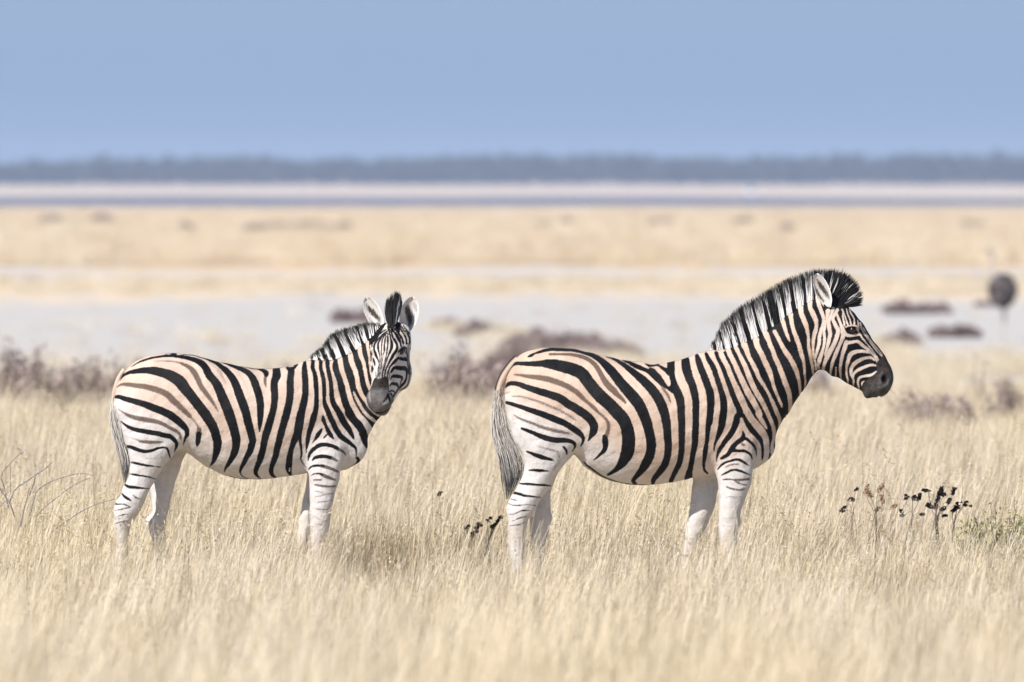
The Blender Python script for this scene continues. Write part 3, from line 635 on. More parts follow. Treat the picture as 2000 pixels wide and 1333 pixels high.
def surface_nets(f, org):
    inside = f < 0
    nx, ny, nz = f.shape
    corners = [(i, j, k) for i in (0, 1) for j in (0, 1) for k in (0, 1)]
    cnt = np.zeros((nx-1, ny-1, nz-1), np.int8)
    for (i, j, k) in corners: cnt += inside[i:nx-1+i, j:ny-1+j, k:nz-1+k]
    act = (cnt > 0) & (cnt < 8)
    ci = np.argwhere(act); idx = np.full(act.shape, -1, np.int32); idx[act] = np.arange(len(ci))
    acc = np.zeros((len(ci), 3)); n = np.zeros(len(ci))
    for a in corners:
        for ax in range(3):
            if a[ax]: continue
            b = list(a); b[ax] = 1
            fa = f[ci[:, 0]+a[0], ci[:, 1]+a[1], ci[:, 2]+a[2]]; fb = f[ci[:, 0]+b[0], ci[:, 1]+b[1], ci[:, 2]+b[2]]
            c = (fa < 0) != (fb < 0)
            t = np.where(c, fa / np.where(c, fa - fb, 1), 0)
            p = np.array(a, float)[None] + 0; p = np.repeat(p, len(ci), 0); p[:, ax] += t
            acc[c] += p[c]; n[c] += 1
    V = (ci + acc / n[:, None]) * H_ + org
    F = []
    for ax in range(3):
        o1, o2 = [x for x in range(3) if x != ax]
        sl0 = [slice(1, -1)] * 3; sl0[ax] = slice(0, -1); sl1 = list(sl0); sl1[ax] = slice(1, None)
        ch = inside[tuple(sl0)] != inside[tuple(sl1)]
        e = np.argwhere(ch); e2 = e.copy(); e2[:, o1] += 1; e2[:, o2] += 1
        st = inside[e2[:, 0], e2[:, 1], e2[:, 2]]
        def cell(d1, d2):
            q = e2.copy(); q[:, o1] -= d1; q[:, o2] -= d2
            return idx[q[:, 0], q[:, 1], q[:, 2]]
        quad = np.c_[cell(1, 1), cell(0, 1), cell(0, 0), cell(1, 0)]
        flip = st if ax != 1 else ~st
        quad[~flip] = quad[~flip][:, ::-1]
        F.append(quad)
    return V, np.vstack(F)

def eval_stripes(lines, P, neck_poly):
    """signed distance (px, negative in black hair) and strength of the brown shadow stripes"""
    d = np.full(len(P), 20.0); sh = np.zeros(len(P))
    for line in lines:
        line = line.strip(); kind, rest = line.split(' ', 1)
        if kind == 'P':
            bb = (P > neck_poly.min(0) - 20).all(1) & (P < neck_poly.max(0) + 20).all(1)
            d[bb] = np.minimum(d[bb], poly_sd(catmull(neck_poly, 6, True), P[bb])); continue
        q = catmull(pts(rest), 4.0); q[:, 2] = np.maximum(q[:, 2], 0.3)
        mg = q[:, 2].max() / 2 + 20
        sel = np.where((P > q[:, :2].min(0) - mg).all(1) & (P < q[:, :2].max(0) + mg).all(1))[0]
        if len(sel) == 0: continue
        p = P[sel]; best = np.full(len(sel), 40.0)
        for a, b in zip(q[:-1], q[1:]):
            e = b[:2] - a[:2]; w = p - a[:2]
            t = np.clip((w @ e) / max(e @ e, 1e-9), 0, 1)
            dd = np.hypot(*(w - t[:, None] * e).T) - (a[2] + (b[2] - a[2]) * t) / 2
            best = np.minimum(best, dd)
        if kind == 'K': d[sel] = np.minimum(d[sel], best)
        elif kind == 'W': d[sel] = np.maximum(d[sel], -best)
        else: sh[sel] = np.maximum(sh[sel], int(kind[1]) / 10.0 * np.clip(0.5 - best / 4.0, 0, 1))
    return np.clip(d, -12, 12), sh

def photo_px(V):
    """where a point of the animal shows in its flank view (px), from its px-space position (x, py, yd)"""
    f = ZD / (ZD + V[:, 2] / S)
    return np.c_[1000 + (V[:, 0] - 1000) * f, HORIZON + (V[:, 1] - HORIZON) * f]

def sstep(x, a, b):
    t = np.clip((x - a) / (b - a), 0, 1); return t * t * (3 - 2 * t)

# --- head (own frame = the big zebra's flank view), used by both animals
HEAD_POLY = catmull(pts(BIG_HEAD), 5, True)
HX, HY, HU = inflate(HEAD_POLY)
HGX, HGY = np.gradient(HU, H_)
def blob(P, c, r): return np.sqrt((((P - np.array(c)) / np.array(r)) ** 2).sum(-1))
def head_field(X, Y, Z):
    u = bil(HX, HY, HU, X, Y, -900.0); gx = bil(HX, HY, HGX, X, Y, 15.0); gy = bil(HX, HY, HGY, X, Y, 15.0)
    # s runs from poll (0) to lips (1); n is the depth below the forehead line
    ax, ay = 0.53, 0.848
    s = ((X - 1630) * ax + (Y - 585) * ay) / 205.0
    nrm = (X - 1630) * ay - (Y - 585) * ax          # + towards the forehead side
    k = np.interp(s, [0.0, 0.2, 0.36, 0.5, 0.65, 0.8, 0.92, 1.05], [0.55, 0.66, 0.72, 0.62, 0.52, 0.56, 0.66, 0.66])
    f = field(u, gx, gy, Z, k)
    a = np.abs(Z); P = np.stack([X, Y, a], -1)
    # brow and cheek bones
    f = smin(f, (blob(P, (1666, 637, 27), (17, 10, 10)) - 1) * 9, 8)
    f = smin(f, (blob(P, (1618, 690, 20), (26, 30, 15)) - 1) * 14, 12)
    f = smin(f, (blob(P, (1676, 663, 22), (15, 8, 6)) - 1) * 6, 9)
    f = smin(f, (blob(P, (1722, 746, 15), (18, 20, 13)) - 1) * 10, 9)
    # eye sockets, nostrils and the line of the mouth are hollows
    f = -smin(-f, (blob(P, (1663, 645, 39), (10, 6.5, 9)) - 1) * 6, 4)
    f = -smin(-f, (blob(P, (1727, 741, 26), (4.5, 8, 7)) - 1) * 4, 3)
    t = (X - 1697) / 20.0
    ml = np.abs(Y - (747 + 29 * t)) ; my = np.where((t > -0.1) & (t < 1.1), ml, 99)
    f = f + 2.2 * np.exp(-(my / 2.0) ** 2)
    return f

FOAL_R = np.array([[-0.31637, 0.01945, 0.94844], [-0.02107, 0.9994, -0.02752], [-0.9484, -0.02869, -0.31577]])
FOAL_S = 0.9395; FOAL_C = np.array([1660, 660, 0.0]); FOAL_T = np.array([758.0, 701.2, -46.0])
def big_to_foal(P): return (np.asarray(P, float) - FOAL_C) @ FOAL_R.T * FOAL_S + FOAL_T
def foal_to_big(P): return ((np.asarray(P, float) - FOAL_T) / FOAL_S) @ FOAL_R + FOAL_C

def build_volume(torso, legs, kx, head, shift):
    polys = [catmull(pts(torso), 6, True)]
    allp = np.vstack([polys[0]] + [pts(v[0]) for v in legs.values()] + ([HEAD_POLY] if head == 'side' else [np.array([[722, 615], [806, 812]])]))
    lo = allp.min(0) - 20; hi = allp.max(0) + 20; hi[1] = 1175
    xs = np.arange(math.floor(lo[0] / H_) * H_, hi[0], H_); ys = np.arange(math.floor(lo[1] / H_) * H_, hi[1], H_)
    zs = np.arange(-150 if head != 'side' else -115, 116, H_)
    def part(poly, kfun, ycfun, p=2):
        px_, py_, u = inflate(poly); gx, gy = np.gradient(u, H_)
        i0 = int(round((px_[0] - xs[0]) / H_)); j0 = int(round((py_[0] - ys[0]) / H_))
        i1, j1 = max(i0, 0), max(j0, 0); i2, j2 = min(i0 + len(px_), len(xs)), min(j0 + len(py_), len(ys))
        sl = (slice(i1 - i0, i2 - i0), slice(j1 - j0, j2 - j0))
        X, Y = np.meshgrid(px_[sl[0]], py_[sl[1]], indexing='ij')
        kk = kfun(X, Y)[..., None]; yc = ycfun(X, Y)[..., None]
        F = field(u[sl][..., None], gx[sl][..., None], gy[sl][..., None], zs[None, None, :] - yc, kk)
        return (slice(i1, i2), slice(j1, j2)), F.astype(np.float32)
    vol = np.full((len(xs), len(ys), len(zs)), 60.0, np.float32)
    sl, F = part(polys[0], lambda X, Y: np.interp(X, kx[0], kx[1]), shift)
    vol[sl] = np.minimum(vol[sl], F)
    for name, (poly, yc, k) in legs.items():
        pl = catmull(pts(poly), 5, True); top = pl[:, 1].min()
        # legs lean slightly in towards the hoof
        sl, F = part(pl, lambda X, Y: k + 0.30 * sstep(Y, 930, 1010) , lambda X, Y: yc * (1 - 0.22 * sstep(Y, 900, 1120)))
        vol[sl] = smin(vol[sl], F, 16)
    if head == 'side':
        b0 = ((HEAD_POLY.min(0) - 25 - [xs[0], ys[0]]) / H_).astype(int); b1 = ((HEAD_POLY.max(0) + 25 - [xs[0], ys[0]]) / H_).astype(int)
        b0 = np.maximum(b0, 0); sl = (slice(b0[0], b1[0]), slice(b0[1], b1[1]))
        X, Y, Z = np.meshgrid(xs[sl[0]], ys[sl[1]], zs, indexing='ij')
        hf = head_field(X, Y, Z)
    else:
        sl = (slice(int((690 - xs[0]) / H_), int((830 - xs[0]) / H_)), slice(max(0, int((600 - ys[0]) / H_)), int((830 - ys[0]) / H_)))
        X, Y, Z = np.meshgrid(xs[sl[0]], ys[sl[1]], zs, indexing='ij')
        q = foal_to_big(np.stack([X, Y, Z], -1).reshape(-1, 3))
        hf = (head_field(q[:, 0], q[:, 1], q[:, 2]) * FOAL_S).reshape(X.shape)
    vol[sl] = smin(vol[sl], hf.astype(np.float32), 7)
    # soft unevenness of muscle and bone
    X, Y, Z = np.meshgrid(xs, ys, zs, indexing='ij', sparse=True)
    vol += (0.9 * np.sin(X * 0.071 + 1) * np.sin(Y * 0.083 + 2) * np.sin(Z * 0.06 + .5) + 0.5 * np.sin(X * 0.17 + Y * 0.05) * np.sin(Y * 0.16 - X * 0.04)).astype(np.float32)
    vol[:, -1, :] = 10; vol[:, :, 0] = 10; vol[:, :, -1] = 10; vol[0] = 10; vol[-1] = 10; vol[:, 0] = 10
    V, F = surface_nets(vol, np.array([xs[0], ys[0], zs[0]]))
    # keep the largest piece only
    lab = np.arange(len(V))
    for _ in range(400):
        m = lab[F].min(1); new = lab.copy()
        for c in range(4): np.minimum.at(new, F[:, c], m)
        new = new[new]
        if (new == lab).all(): break
        lab = new
    big = np.bincount(lab, minlength=len(V)).argmax(); keep = lab == big
    remap = np.cumsum(keep) - 1
    F = remap[F[keep[F[:, 0]]]]; V = V[keep]
    # one gentle smoothing pass
    for lam in (0.5, -0.45, 0.4):
        acc = np.zeros_like(V); n = np.zeros(len(V))
        for c in range(4):
            np.add.at(acc, F[:, c], V[F[:, (c+1) % 4]]); np.add.at(n, F[:, c], 1)
            np.add.at(acc, F[:, (c+1) % 4], V[F[:, c]]); np.add.at(n, F[:, (c+1) % 4], 1)
        V = V + lam * (acc / n[:, None] - V)
    return V, F

def subdivide(V, F, sel):
    """split the chosen quads in four (used for the finely striped face)"""
    Fs = F[sel]; E = {}; V = list(map(tuple, V)); newF = []
    def mid(a, b):
        k = (a, b) if a < b else (b, a)
        if k not in E:
            E[k] = len(V); V.append(tuple((np.array(V[a]) + np.array(V[b])) / 2))
        return E[k]
    for f in Fs.tolist():
        m = [mid(f[i], f[(i+1) % 4]) for i in range(4)]
        c = len(V); V.append(tuple(np.mean([V[i] for i in f], 0)))
        for i in range(4): newF.append((f[i], m[i], c, m[i-1]))
    return np.array(V), np.vstack([F[~sel], np.array(newF, F.dtype)])

def hide_material():
    q = NT('zebra_hide'); geo = q.n('ShaderNodeNewGeometry'); tc = q.n('ShaderNodeTexCoord'); pos = tc.outputs['Object']
    st = q.attr('stripe').outputs['Fac']; sh = q.attr('shade').outputs['Fac']; tn = q.attr('tan').outputs['Fac']; mz = q.attr('muzzle').outputs['Fac']; dust = q.attr('dust').outputs['Fac']
    fine = q.noise(pos, 210.0, 2, 0.7); mid = q.noise(pos, 38.0, 3); low = q.noise(pos, 7.0, 3)
    edge = q.math('ADD', st, q.math('ADD', q.math('MULTIPLY', q.math('SUBTRACT', fine, 0.5), 3.6), q.math('MULTIPLY', q.math('SUBTRACT', mid, 0.5), 2.2)))
    white = q.mix(q.smooth(mid, 0.3, 0.75), (0.68, 0.645, 0.63), (0.60, 0.555, 0.535))
    tan = q.mix(q.smooth(low, 0.35, 0.7), (0.615, 0.47, 0.375), (0.515, 0.38, 0.295))
    tan = q.mix(q.math('MULTIPLY', q.smooth(mid, 0.5, 0.8), 0.25), tan, (0.55, 0.40, 0.30))
    light = q.mix(tn, white, tan)
    light = q.mix(q.math('MULTIPLY', dust, q.smooth(low, 0.3, 0.8)), light, (0.52, 0.44, 0.34))
    speck = q.smooth(q.math('ADD', q.math('MULTIPLY', sh, 1.9), q.math('MULTIPLY', q.math('SUBTRACT', fine, 0.5), 1.5)), 0.2, 0.95)
    light = q.mix(q.math('MULTIPLY', speck, 0.92), light, (0.10, 0.065, 0.048))
    black = q.mix(q.smooth(low, 0.4, 0.8), (0.0075, 0.0075, 0.0085), (0.019, 0.0175, 0.0175))
    col = q.mix(q.smooth(edge, -0.9, 0.9), black, light)
    grey = q.mix(q.smooth(mid, 0.3, 0.75), (0.055, 0.05, 0.048), (0.125, 0.115, 0.11))
    dk = q.mix(q.smooth(mid, 0.3, 0.7), (0.022, 0.017, 0.015), (0.05, 0.038, 0.032))
    mcol = q.mix(q.smooth(mz, 0.62, 0.95), dk, grey)
    mcol = q.mix(q.smooth(mz, 1.02, 1.3), mcol, (0.27, 0.255, 0.25))
    col = q.mix(q.smooth(q.math('ADD', mz, q.math('MULTIPLY', q.math('SUBTRACT', fine, 0.5), 0.5)), 0.15, 0.5), col, mcol)
    hairs = q.noise(q.mapping(pos, (160, 160, 60)), 1.0, 4, 0.7)
    nrm = q.bump(q.math('ADD', q.math('MULTIPLY', hairs, 0.6), q.math('MULTIPLY', q.noise(pos, 16.0, 4), 2.2)), 0.6, 0.008)
    muscle = q.n('ShaderNodeBump'); q.set(muscle.inputs['Height'], q.noise(q.mapping(pos, (1, 1, 0.55)), 8.5, 3, 0.5)); muscle.inputs['Strength'].default_value = 0.45; muscle.inputs['Distance'].default_value = 0.03; q.t.links.new(nrm, muscle.inputs['Normal']); nrm = muscle.outputs[0]
    return q.bsdf(col, 0.6, 0.09, nrm, Coat_Weight=0.0)
HIDE = hide_material()

def hair_material():
    q = NT('hair'); c = q.n('ShaderNodeVertexColor', layer_name='hair_col')
    return q.bsdf(c.outputs[0], 0.55, 0.3, trans=0.12)
HAIR = hair_material()

def strands(roots, tips, cols_root, cols_tip, width, bend, split, name, parent):
    """hair: tapered three-sided strands from root to tip (px space), coloured root -> tip"""
    n = len(roots); t = np.array([0, 0.35, 0.7, 1.0]); w = np.array([1.0, 0.95, 0.7, 0.12])
    ax = tips - roots; L = np.linalg.norm(ax, axis=1, keepdims=True); ax = ax / np.maximum(L, 1e-6)
    ref = np.array([0.3, 0.2, 0.93]); s1 = np.cross(ax, ref); s1 /= np.linalg.norm(s1, axis=1, keepdims=True); s2 = np.cross(ax, s1)
    V = np.zeros((n, 4, 3, 3)); Cc = np.zeros((n, 4, 3, 4)); Cc[..., 3] = 1
    for i, tt in enumerate(t):
        c = roots + (tips - roots) * tt + bend * (4 * tt * (1 - tt))
        for j in range(3):
            a = j * 2.0944
            V[:, i, j] = c + (s1 * math.cos(a) + s2 * math.sin(a)) * (width[:, None] * w[i] / 2)
        f = sstep(tt, split - 0.16, split + 0.16)[:, None] if isinstance(split, np.ndarray) else sstep(np.full(n, tt), split - .16, split + .16)[:, None]
        Cc[:, i, :, :3] = (cols_root * (1 - f) + cols_tip * f)[:, None, :]
    V = V.reshape(-1, 3); base = (np.arange(n) * 12)[:, None]
    q = []
    for i in range(3):
        for j in range(3):
            a, b = i*3 + j, i*3 + (j+1) % 3
            q.append([a, b, b + 3, a + 3])
    F = (base[:, None, :] + np.array(q)[None]).reshape(-1, 4)
    W = np.array(W3(V[:, 0], V[:, 1], V[:, 2])).T
    return mesh_obj(name, W, F, HAIR, parent, attrs={'hair_col': ('FLOAT_COLOR', Cc.reshape(-1, 4))})

def ear_mesh(base, tip, side, face, width, cup, name, parent, dark, seed):
    """a cupped leaf: base, tip in px space; side and face are unit vectors"""
    base, tip, side, face = (np.array(v, float) for v in (base, tip, side, face))
    side /= np.linalg.norm(side); face /= np.linalg.norm(face)
    nt, ns = 22, 15; V = []; A = []; r = np.random.default_rng(seed)
    prof_t = [0, 0.08, 0.25, 0.45, 0.65, 0.82, 0.93, 1.0]; prof_w = [0.42, 0.60, 0.90, 1.0, 0.97, 0.76, 0.50, 0.10]
    for layer in (0, 1):
        for i in range(nt):
            t = i / (nt - 1); w = np.interp(t, prof_t, prof_w) * width / 2
            for j in range(ns):
                s = -1 + 2 * j / (ns - 1)
                dpt = (1 - s * s) * cup * (0.45 + 0.8 * math.sin(math.pi * min(1, t * 0.95 + 0.08)))
                p = base + (tip - base) * t + side * w * s - face * (dpt + layer * 2.2 * (1 - s ** 6) * (1 - t ** 8))
                V.append(p)
                inner = (1 - abs(s) ** 2.2) * math.sin(math.pi * min(1, max(0, t * 1.05)))
                d = dark * inner * (0.55 + 0.45 * math.sin(9 * t + 5 * s + seed)) + 0.25 * dark * (r.random() - .3) * inner if layer == 0 else (0.15 + 0.9 * sstep(np.array(t), 0.62, 0.72) * (1 - sstep(np.array(t), 0.9, 0.97)))
                A.append(float(np.clip(d, 0, 1)))
    F = []
    for layer in (0, 1):
        o = layer * nt * ns
        for i in range(nt - 1):
            for j in range(ns - 1):
                f = (o + i*ns + j, o + i*ns + j + 1, o + (i+1)*ns + j + 1, o + (i+1)*ns + j)
                F.append(f if layer == 0 else f[::-1])
    o = nt * ns
    rim = [i*ns for i in range(nt)] + [(nt-1)*ns + j for j in range(1, ns)] + [i*ns + ns - 1 for i in range(nt-2, -1, -1)] + [j for j in range(ns-2, 0, -1)]
    for a, b in zip(rim, rim[1:] + rim[:1]): F.append((a, b, b + o, a + o))
    V = np.array(V); W = np.array(W3(V[:, 0], V[:, 1], V[:, 2])).T
    return mesh_obj(name, W, np.array(F), EAR, parent, attrs={'dark': ('FLOAT', A)})

def ear_material():
    q = NT('ear'); tc = q.n('ShaderNodeTexCoord'); pos = tc.outputs['Object']
    hairs = q.noise(q.mapping(pos, (120, 120, 45), (0.3, 0.5, 0)), 1.0, 4, 0.7)
    d = q.attr('dark').outputs['Fac']
    f = q.smooth(q.math('ADD', d, q.math('MULTIPLY', q.math('SUBTRACT', hairs, 0.5), 1.1)), 0.2, 1.0)
    return q.bsdf(q.mix(f, (0.72, 0.67, 0.635), (0.06, 0.05, 0.043)), 0.75, 0.15, q.bump(hairs, 0.5, 0.004), trans=0.08)
EAR = ear_material()
def eye_material():
    q = NT('eye'); tc = q.n('ShaderNodeTexCoord')
    return q.bsdf((0.012, 0.008, 0.006), 0.12, 0.6)
EYE = eye_material()

def ball(c, r, name, parent, mat, squash=(1, 1, 1)):
    V = []; F = []; nu, nv = 20, 12
    for i in range(nv + 1):
        th = math.pi * i / nv
        for j in range(nu):
            ph = 2 * math.pi * j / nu
            V.append((c[0] + r*squash[0]*math.sin(th)*math.cos(ph), c[1] + r*squash[1]*math.cos(th), c[2] + r*squash[2]*math.sin(th)*math.sin(ph)))
    for i in range(nv):
        for j in range(nu): F.append((i*nu+j, i*nu+(j+1) % nu, (i+1)*nu+(j+1) % nu, (i+1)*nu+j))
    V = np.array(V); W = np.array(W3(V[:, 0], V[:, 1], V[:, 2])).T
    return mesh_obj(name, W, np.array(F), mat, parent)

def surf_y(vol_fn, x, y, zs):
    f = vol_fn(np.full(len(zs), x), np.full(len(zs), y), zs); i = np.argmax(f < 0)
    return zs[i]

def mane_pairs(rt, n, r, spread):
    """rt: rows root x,y,depth, tip x,y,depth -> jittered strands along the crest"""
    rt = np.array(rt, float); L = np.r_[0, np.cumsum(np.hypot(*np.diff(rt[:, :2], axis=0).T))]
    t = np.sort(r.uniform(0, L[-1], n)); out = np.stack([np.interp(t, L, rt[:, c]) for c in range(6)], 1)
    # strands clump
    cl = np.round(t / 5.0) * 5.0; oc = np.stack([np.interp(cl, L, rt[:, c]) for c in range(6)], 1)
    out[:, 3:] = out[:, 3:] * 0.75 + oc[:, 3:] * 0.25
    out[:, 2] += r.normal(0, spread, n); out[:, 5] += r.normal(0, spread * 0.9, n)
    out[:, 3:5] += r.normal(0, 1.7, (n, 2))
    ln = r.uniform(0.72, 1.07, n)[:, None]
    out[:, 3:] = out[:, :3] + (out[:, 3:] - out[:, :3]) * ln
    return out, t / L[-1]

WHT = np.array([0.93, 0.905, 0.885]); BLK = np.array([0.012, 0.0105, 0.0105])

def dock_tube(P, name, parent, mat, colr):
    P = catmull(np.array(P, float), 6); V = []; n = 10; A = []
    for i, p in enumerate(P):
        t = P[min(i+1, len(P)-1)][:3] - P[max(i-1, 0)][:3]; t /= np.linalg.norm(t)
        s = np.cross(t, [0, 0, 1.0]); s /= np.linalg.norm(s); b = np.cross(t, s)
        for j in range(n):
            a = 2 * math.pi * j / n
            V.append(p[:3] + (s * math.cos(a) + b * math.sin(a)) * p[3]); A.append(colr(i / (len(P)-1), a))
    F = [(i*n+j, i*n+(j+1) % n, (i+1)*n+(j+1) % n, (i+1)*n+j) for i in range(len(P)-1) for j in range(n)]
    V = np.array(V); W = np.array(W3(V[:, 0], V[:, 1], V[:, 2])).T
    return W, F, np.array(A)

def build_zebra(cfg):
    V, F = build_volume(cfg['torso'], cfg['legs'], cfg['kx'], cfg['head'], cfg['shift'])
    c = V[F].mean(1)
    if cfg['head'] == 'side': sel = (c[:, 0] > 1585) & (c[:, 1] < 790)
    else:
        q = foal_to_big(c); sel = (head_field(q[:, 0], q[:, 1], q[:, 2]) < 3) & (c[:, 2] < 5)
    V, F = subdivide(V, F, sel)
    P = photo_px(V)
    stripe, shade = eval_stripes(cfg['stripes'], P, pts(cfg['neck']))
    if cfg['head'] == 'side':
        hq = V.copy(); hd = np.where(V[:, 0] > 1580, 0.0, 99.0)
    else:
        hq = foal_to_big(V); hd = head_field(hq[:, 0], hq[:, 1], hq[:, 2]) * FOAL_S
        onh = ((hd < 3.0) & (V[:, 1] < 815) & (V[:, 0] > 700)) | ((P[:, 0] > 781) & (P[:, 1] < 715))
        s2, _ = eval_stripes(FOAL_FACE, P, None)
        stripe = np.where(onh, s2, stripe); shade = np.where(onh, 0, shade)
    # dorsal line
    dors = (np.abs(V[:, 2]) - 4.0)
    bx, by = cfg['back']
    nearback = V[:, 1] - np.interp(V[:, 0], bx, by)
    dl = np.where((V[:, 0] > bx[0]) & (V[:, 0] < bx[-1]) & (nearback < 10), dors, 20)
    stripe = np.minimum(stripe, dl)
    yb = np.interp(P[:, 0], *cfg['tan']); tan = 1 - sstep(P[:, 1], yb - 45, yb + 45)
    tan = tan * (0.35 + 0.65 * cfg['tan_amt'])
    if cfg['head'] != 'side': tan = np.where(onh, 0.45 * sstep(hq[:, 0] * 0.848 - hq[:, 1] * 0.53, 1050, 1075), tan)
    else: tan = np.where(V[:, 0] > 1590, tan * 0.75, tan)
    # muzzle, nostrils, eye rims, hooves, in the head's own frame
    s = ((hq[:, 0] - 1630) * 0.53 + (hq[:, 1] - 585) * 0.848) / 205.0
    hx, hy, hz = hq[:, 0], hq[:, 1], np.abs(hq[:, 2])
    if cfg['head'] == 'side':
        mp = catmull(pts('H 1250,690 1165,765 1120,830 1130,930 1000,1045 940,1085 905,1180 910,1260 960,1400 1300,1400 1450,1000 1350,760'), 4, True); md = poly_sd(mp, P)
        deep = sstep(hx * 0.53 + hy * 0.848, 1515, 1545)
    else:
        mp = catmull(pts('i 430,270 490,195 600,230 690,190 800,155 870,270 890,450 885,590 930,680 1010,800 1000,960 930,1100 880,1180 650,1290 400,1150 250,900 250,650 330,560'), 3, True); md = poly_sd(mp, P)
        md = np.where(V[:, 2] > -40, 30, md); deep = sstep(P[:, 1], 752, 764)
    mz = (1 - sstep(md, -1.5, 1.5)) * (0.55 + (0.30 if cfg['head'] == 'side' else 0.56) * deep) * (hd < 6)
    if cfg['head'] == 'side':
        rim = ['K H 1000,1080,12 1050,1120,15 1110,1200,15 1160,1285,18', 'K H 1205,950,26 1165,1010,26 1185,1085,22', 'K H 1262,1050,20 1288,1105,22']; slit = ['K H 1225,1010,34 1240,1040,40 1255,1075,24']
    else:
        rim = ['K i 880,640,26 925,720,38 915,800,40 870,870,42 800,930,42 720,965,30', 'K i 322,600,16 318,720,16 345,880,16']; slit = ['K i 855,680,40 820,770,50 770,830,34 730,885,14', 'K i 510,1195,18 600,1218,28 720,1198,28 820,1140,24 880,1090,12']
    rd, _ = eval_stripes(rim, P, None); sl_, _ = eval_stripes(slit, P, None)
    front = (hd < 6) & (V[:, 2] < 0)
    mz = mz + np.where(front & (mz > .3), 0.27 * (1 - sstep(rd, -1.5, 2.0)), 0)
    hole = np.where(front, 1 - sstep(sl_, -0.6, 0.8), 0); mz = mz * (1 - hole); stripe = np.where(hole > 0.3, -6, stripe)
    nost = np.clip(1.25 - blob(np.stack([hx, hy, hz], -1), (1727, 741, 25), (5.5, 8.5, 9)), 0, 1)
    mz = mz * (1 - nost); stripe = np.where((hd < 6) & (nost > 0.15), -6, stripe)
    t = (hx - 1697) / 20.0; ml = np.abs(hy - (747 + 29 * t)); mouth = (t > -0.1) & (t < 1.1) & (ml < 1.6) & (hd < 6)
    hoof = sstep(V[:, 1], 1144, 1150)
    mz = np.maximum(mz, hoof * 0.7)
    dust = 0.95 * sstep(V[:, 1], 950, 1090)
    W = np.array(W3(V[:, 0], V[:, 1], V[:, 2])).T
    root = empty('zebra', (cfg['x0'], ZD, 0.0)); tag(root, cfg['label'], 'zebra', 'zebras standing in the dry grass')
    mesh_obj('body', W, F, HIDE, root, attrs={'stripe': ('FLOAT', stripe), 'shade': ('FLOAT', shade), 'tan': ('FLOAT', tan), 'muzzle': ('FLOAT', mz), 'dust': ('FLOAT', dust)})
    # eyes
    for sd_ in (1, -1):
        c = np.array([1664, 645, 30.0 * sd_])
        if cfg['head'] != 'side': c = big_to_foal(c)
        ball(c, 7.0 * (1 if cfg['head'] == 'side' else .94), 'eye', root, EYE)
    # mane
    r = np.random.default_rng(cfg['seed'])
    M, t = mane_pairs(cfg['mane'], cfg['mane_n'], r, cfg['mane_spread'])
    inn = M[:, :2] + (M[:, :2] - M[:, 3:5]) / np.maximum(np.linalg.norm(M[:, :2] - M[:, 3:5], axis=1, keepdims=True), 1) * 5
    ds, _ = eval_stripes(cfg['stripes'], inn, pts(cfg['neck']))
    isw = (ds > r.normal(-1.3, 0.6, len(ds))) & (t < cfg['mane_white_end'])
    for a_, b_, p_ in cfg.get('mane_force', []): isw = np.where((t >= a_) & (t < b_), r.random(len(t)) < p_, isw)
    cr = np.where(isw[:, None], WHT, BLK) * r.uniform(0.85, 1.08, (len(ds), 1))
    ct = np.tile(BLK, (len(ds), 1)) + r.uniform(0, 0.012, (len(ds), 1))
    split = np.where(isw, r.normal(0.73, 0.09, len(ds)), 0.5)
    parts = [(M[:, :3], M[:, 3:], cr, ct, split)]
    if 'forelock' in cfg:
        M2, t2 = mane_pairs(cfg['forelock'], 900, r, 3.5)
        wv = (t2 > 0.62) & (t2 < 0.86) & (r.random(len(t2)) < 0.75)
        cr2 = np.where(wv[:, None], np.array([0.40, 0.40, 0.42]), BLK + 0.004); parts.append((M2[:, :3], M2[:, 3:], cr2, np.tile(BLK, (len(t2), 1)), np.full(len(t2), 0.74)))  # white hairs in a bluish grey that paints in their shade
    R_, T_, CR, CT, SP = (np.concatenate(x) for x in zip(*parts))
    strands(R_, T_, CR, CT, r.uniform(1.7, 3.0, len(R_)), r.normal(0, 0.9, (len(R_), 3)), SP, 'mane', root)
    # ears
    for e in cfg['ears']: ear_mesh(*e[:6], 'ear', root, e[6], e[7])
    # tail: dock and switch of hair in one mesh
    Wd, Fd, Ad = dock_tube(cfg['dock'], 'tail', root, None, lambda tt, a: 0)
    n = cfg['tail_n']; tr = r.random(n)
    dk = catmull(np.array(cfg['dock'], float), 3); k0 = int(len(dk) * 0.42)
    ri = r.integers(k0, len(dk), n); rp = dk[ri][:, :3] + r.normal(0, 1, (n, 3)) * dk[ri][:, 3:4] * 0.55
    q = np.array(cfg['switch'], float)      # rows: py, left x, right x
    lat = np.clip(r.normal(0.5, 0.24, n), 0, 1); depth = ((ri - k0) / (len(dk) - k0))
    tipy = q[0, 0] + (q[-1, 0] - q[0, 0]) * np.clip(0.30 + 0.62 * depth + r.normal(0, 0.12, n), 0.15, 1)
    mids = (rp[:, 1] + tipy) / 2
    tx = np.interp(tipy, q[:, 0], q[:, 1]) * (1 - lat) + np.interp(tipy, q[:, 0], q[:, 2]) * lat
    mx = np.interp(mids, q[:, 0], q[:, 1]) * (1 - lat) + np.interp(mids, q[:, 0], q[:, 2]) * lat
    tips = np.c_[tx, tipy, r.normal(cfg['tail_y'], 7, n)]
    bend = np.c_[mx - (rp[:, 0] + tx) / 2, np.zeros(n), r.normal(0, 1.5, n)]
    g = r.uniform(0.75, 1.05, n)[:, None]
    dkm = sstep(tipy + r.normal(0, 18, n), *cfg['tail_dark'])[:, None]
    ct = np.array([0.74, 0.70, 0.65]) * g * (1 - dkm) + np.array([0.03, 0.03, 0.032]) * dkm
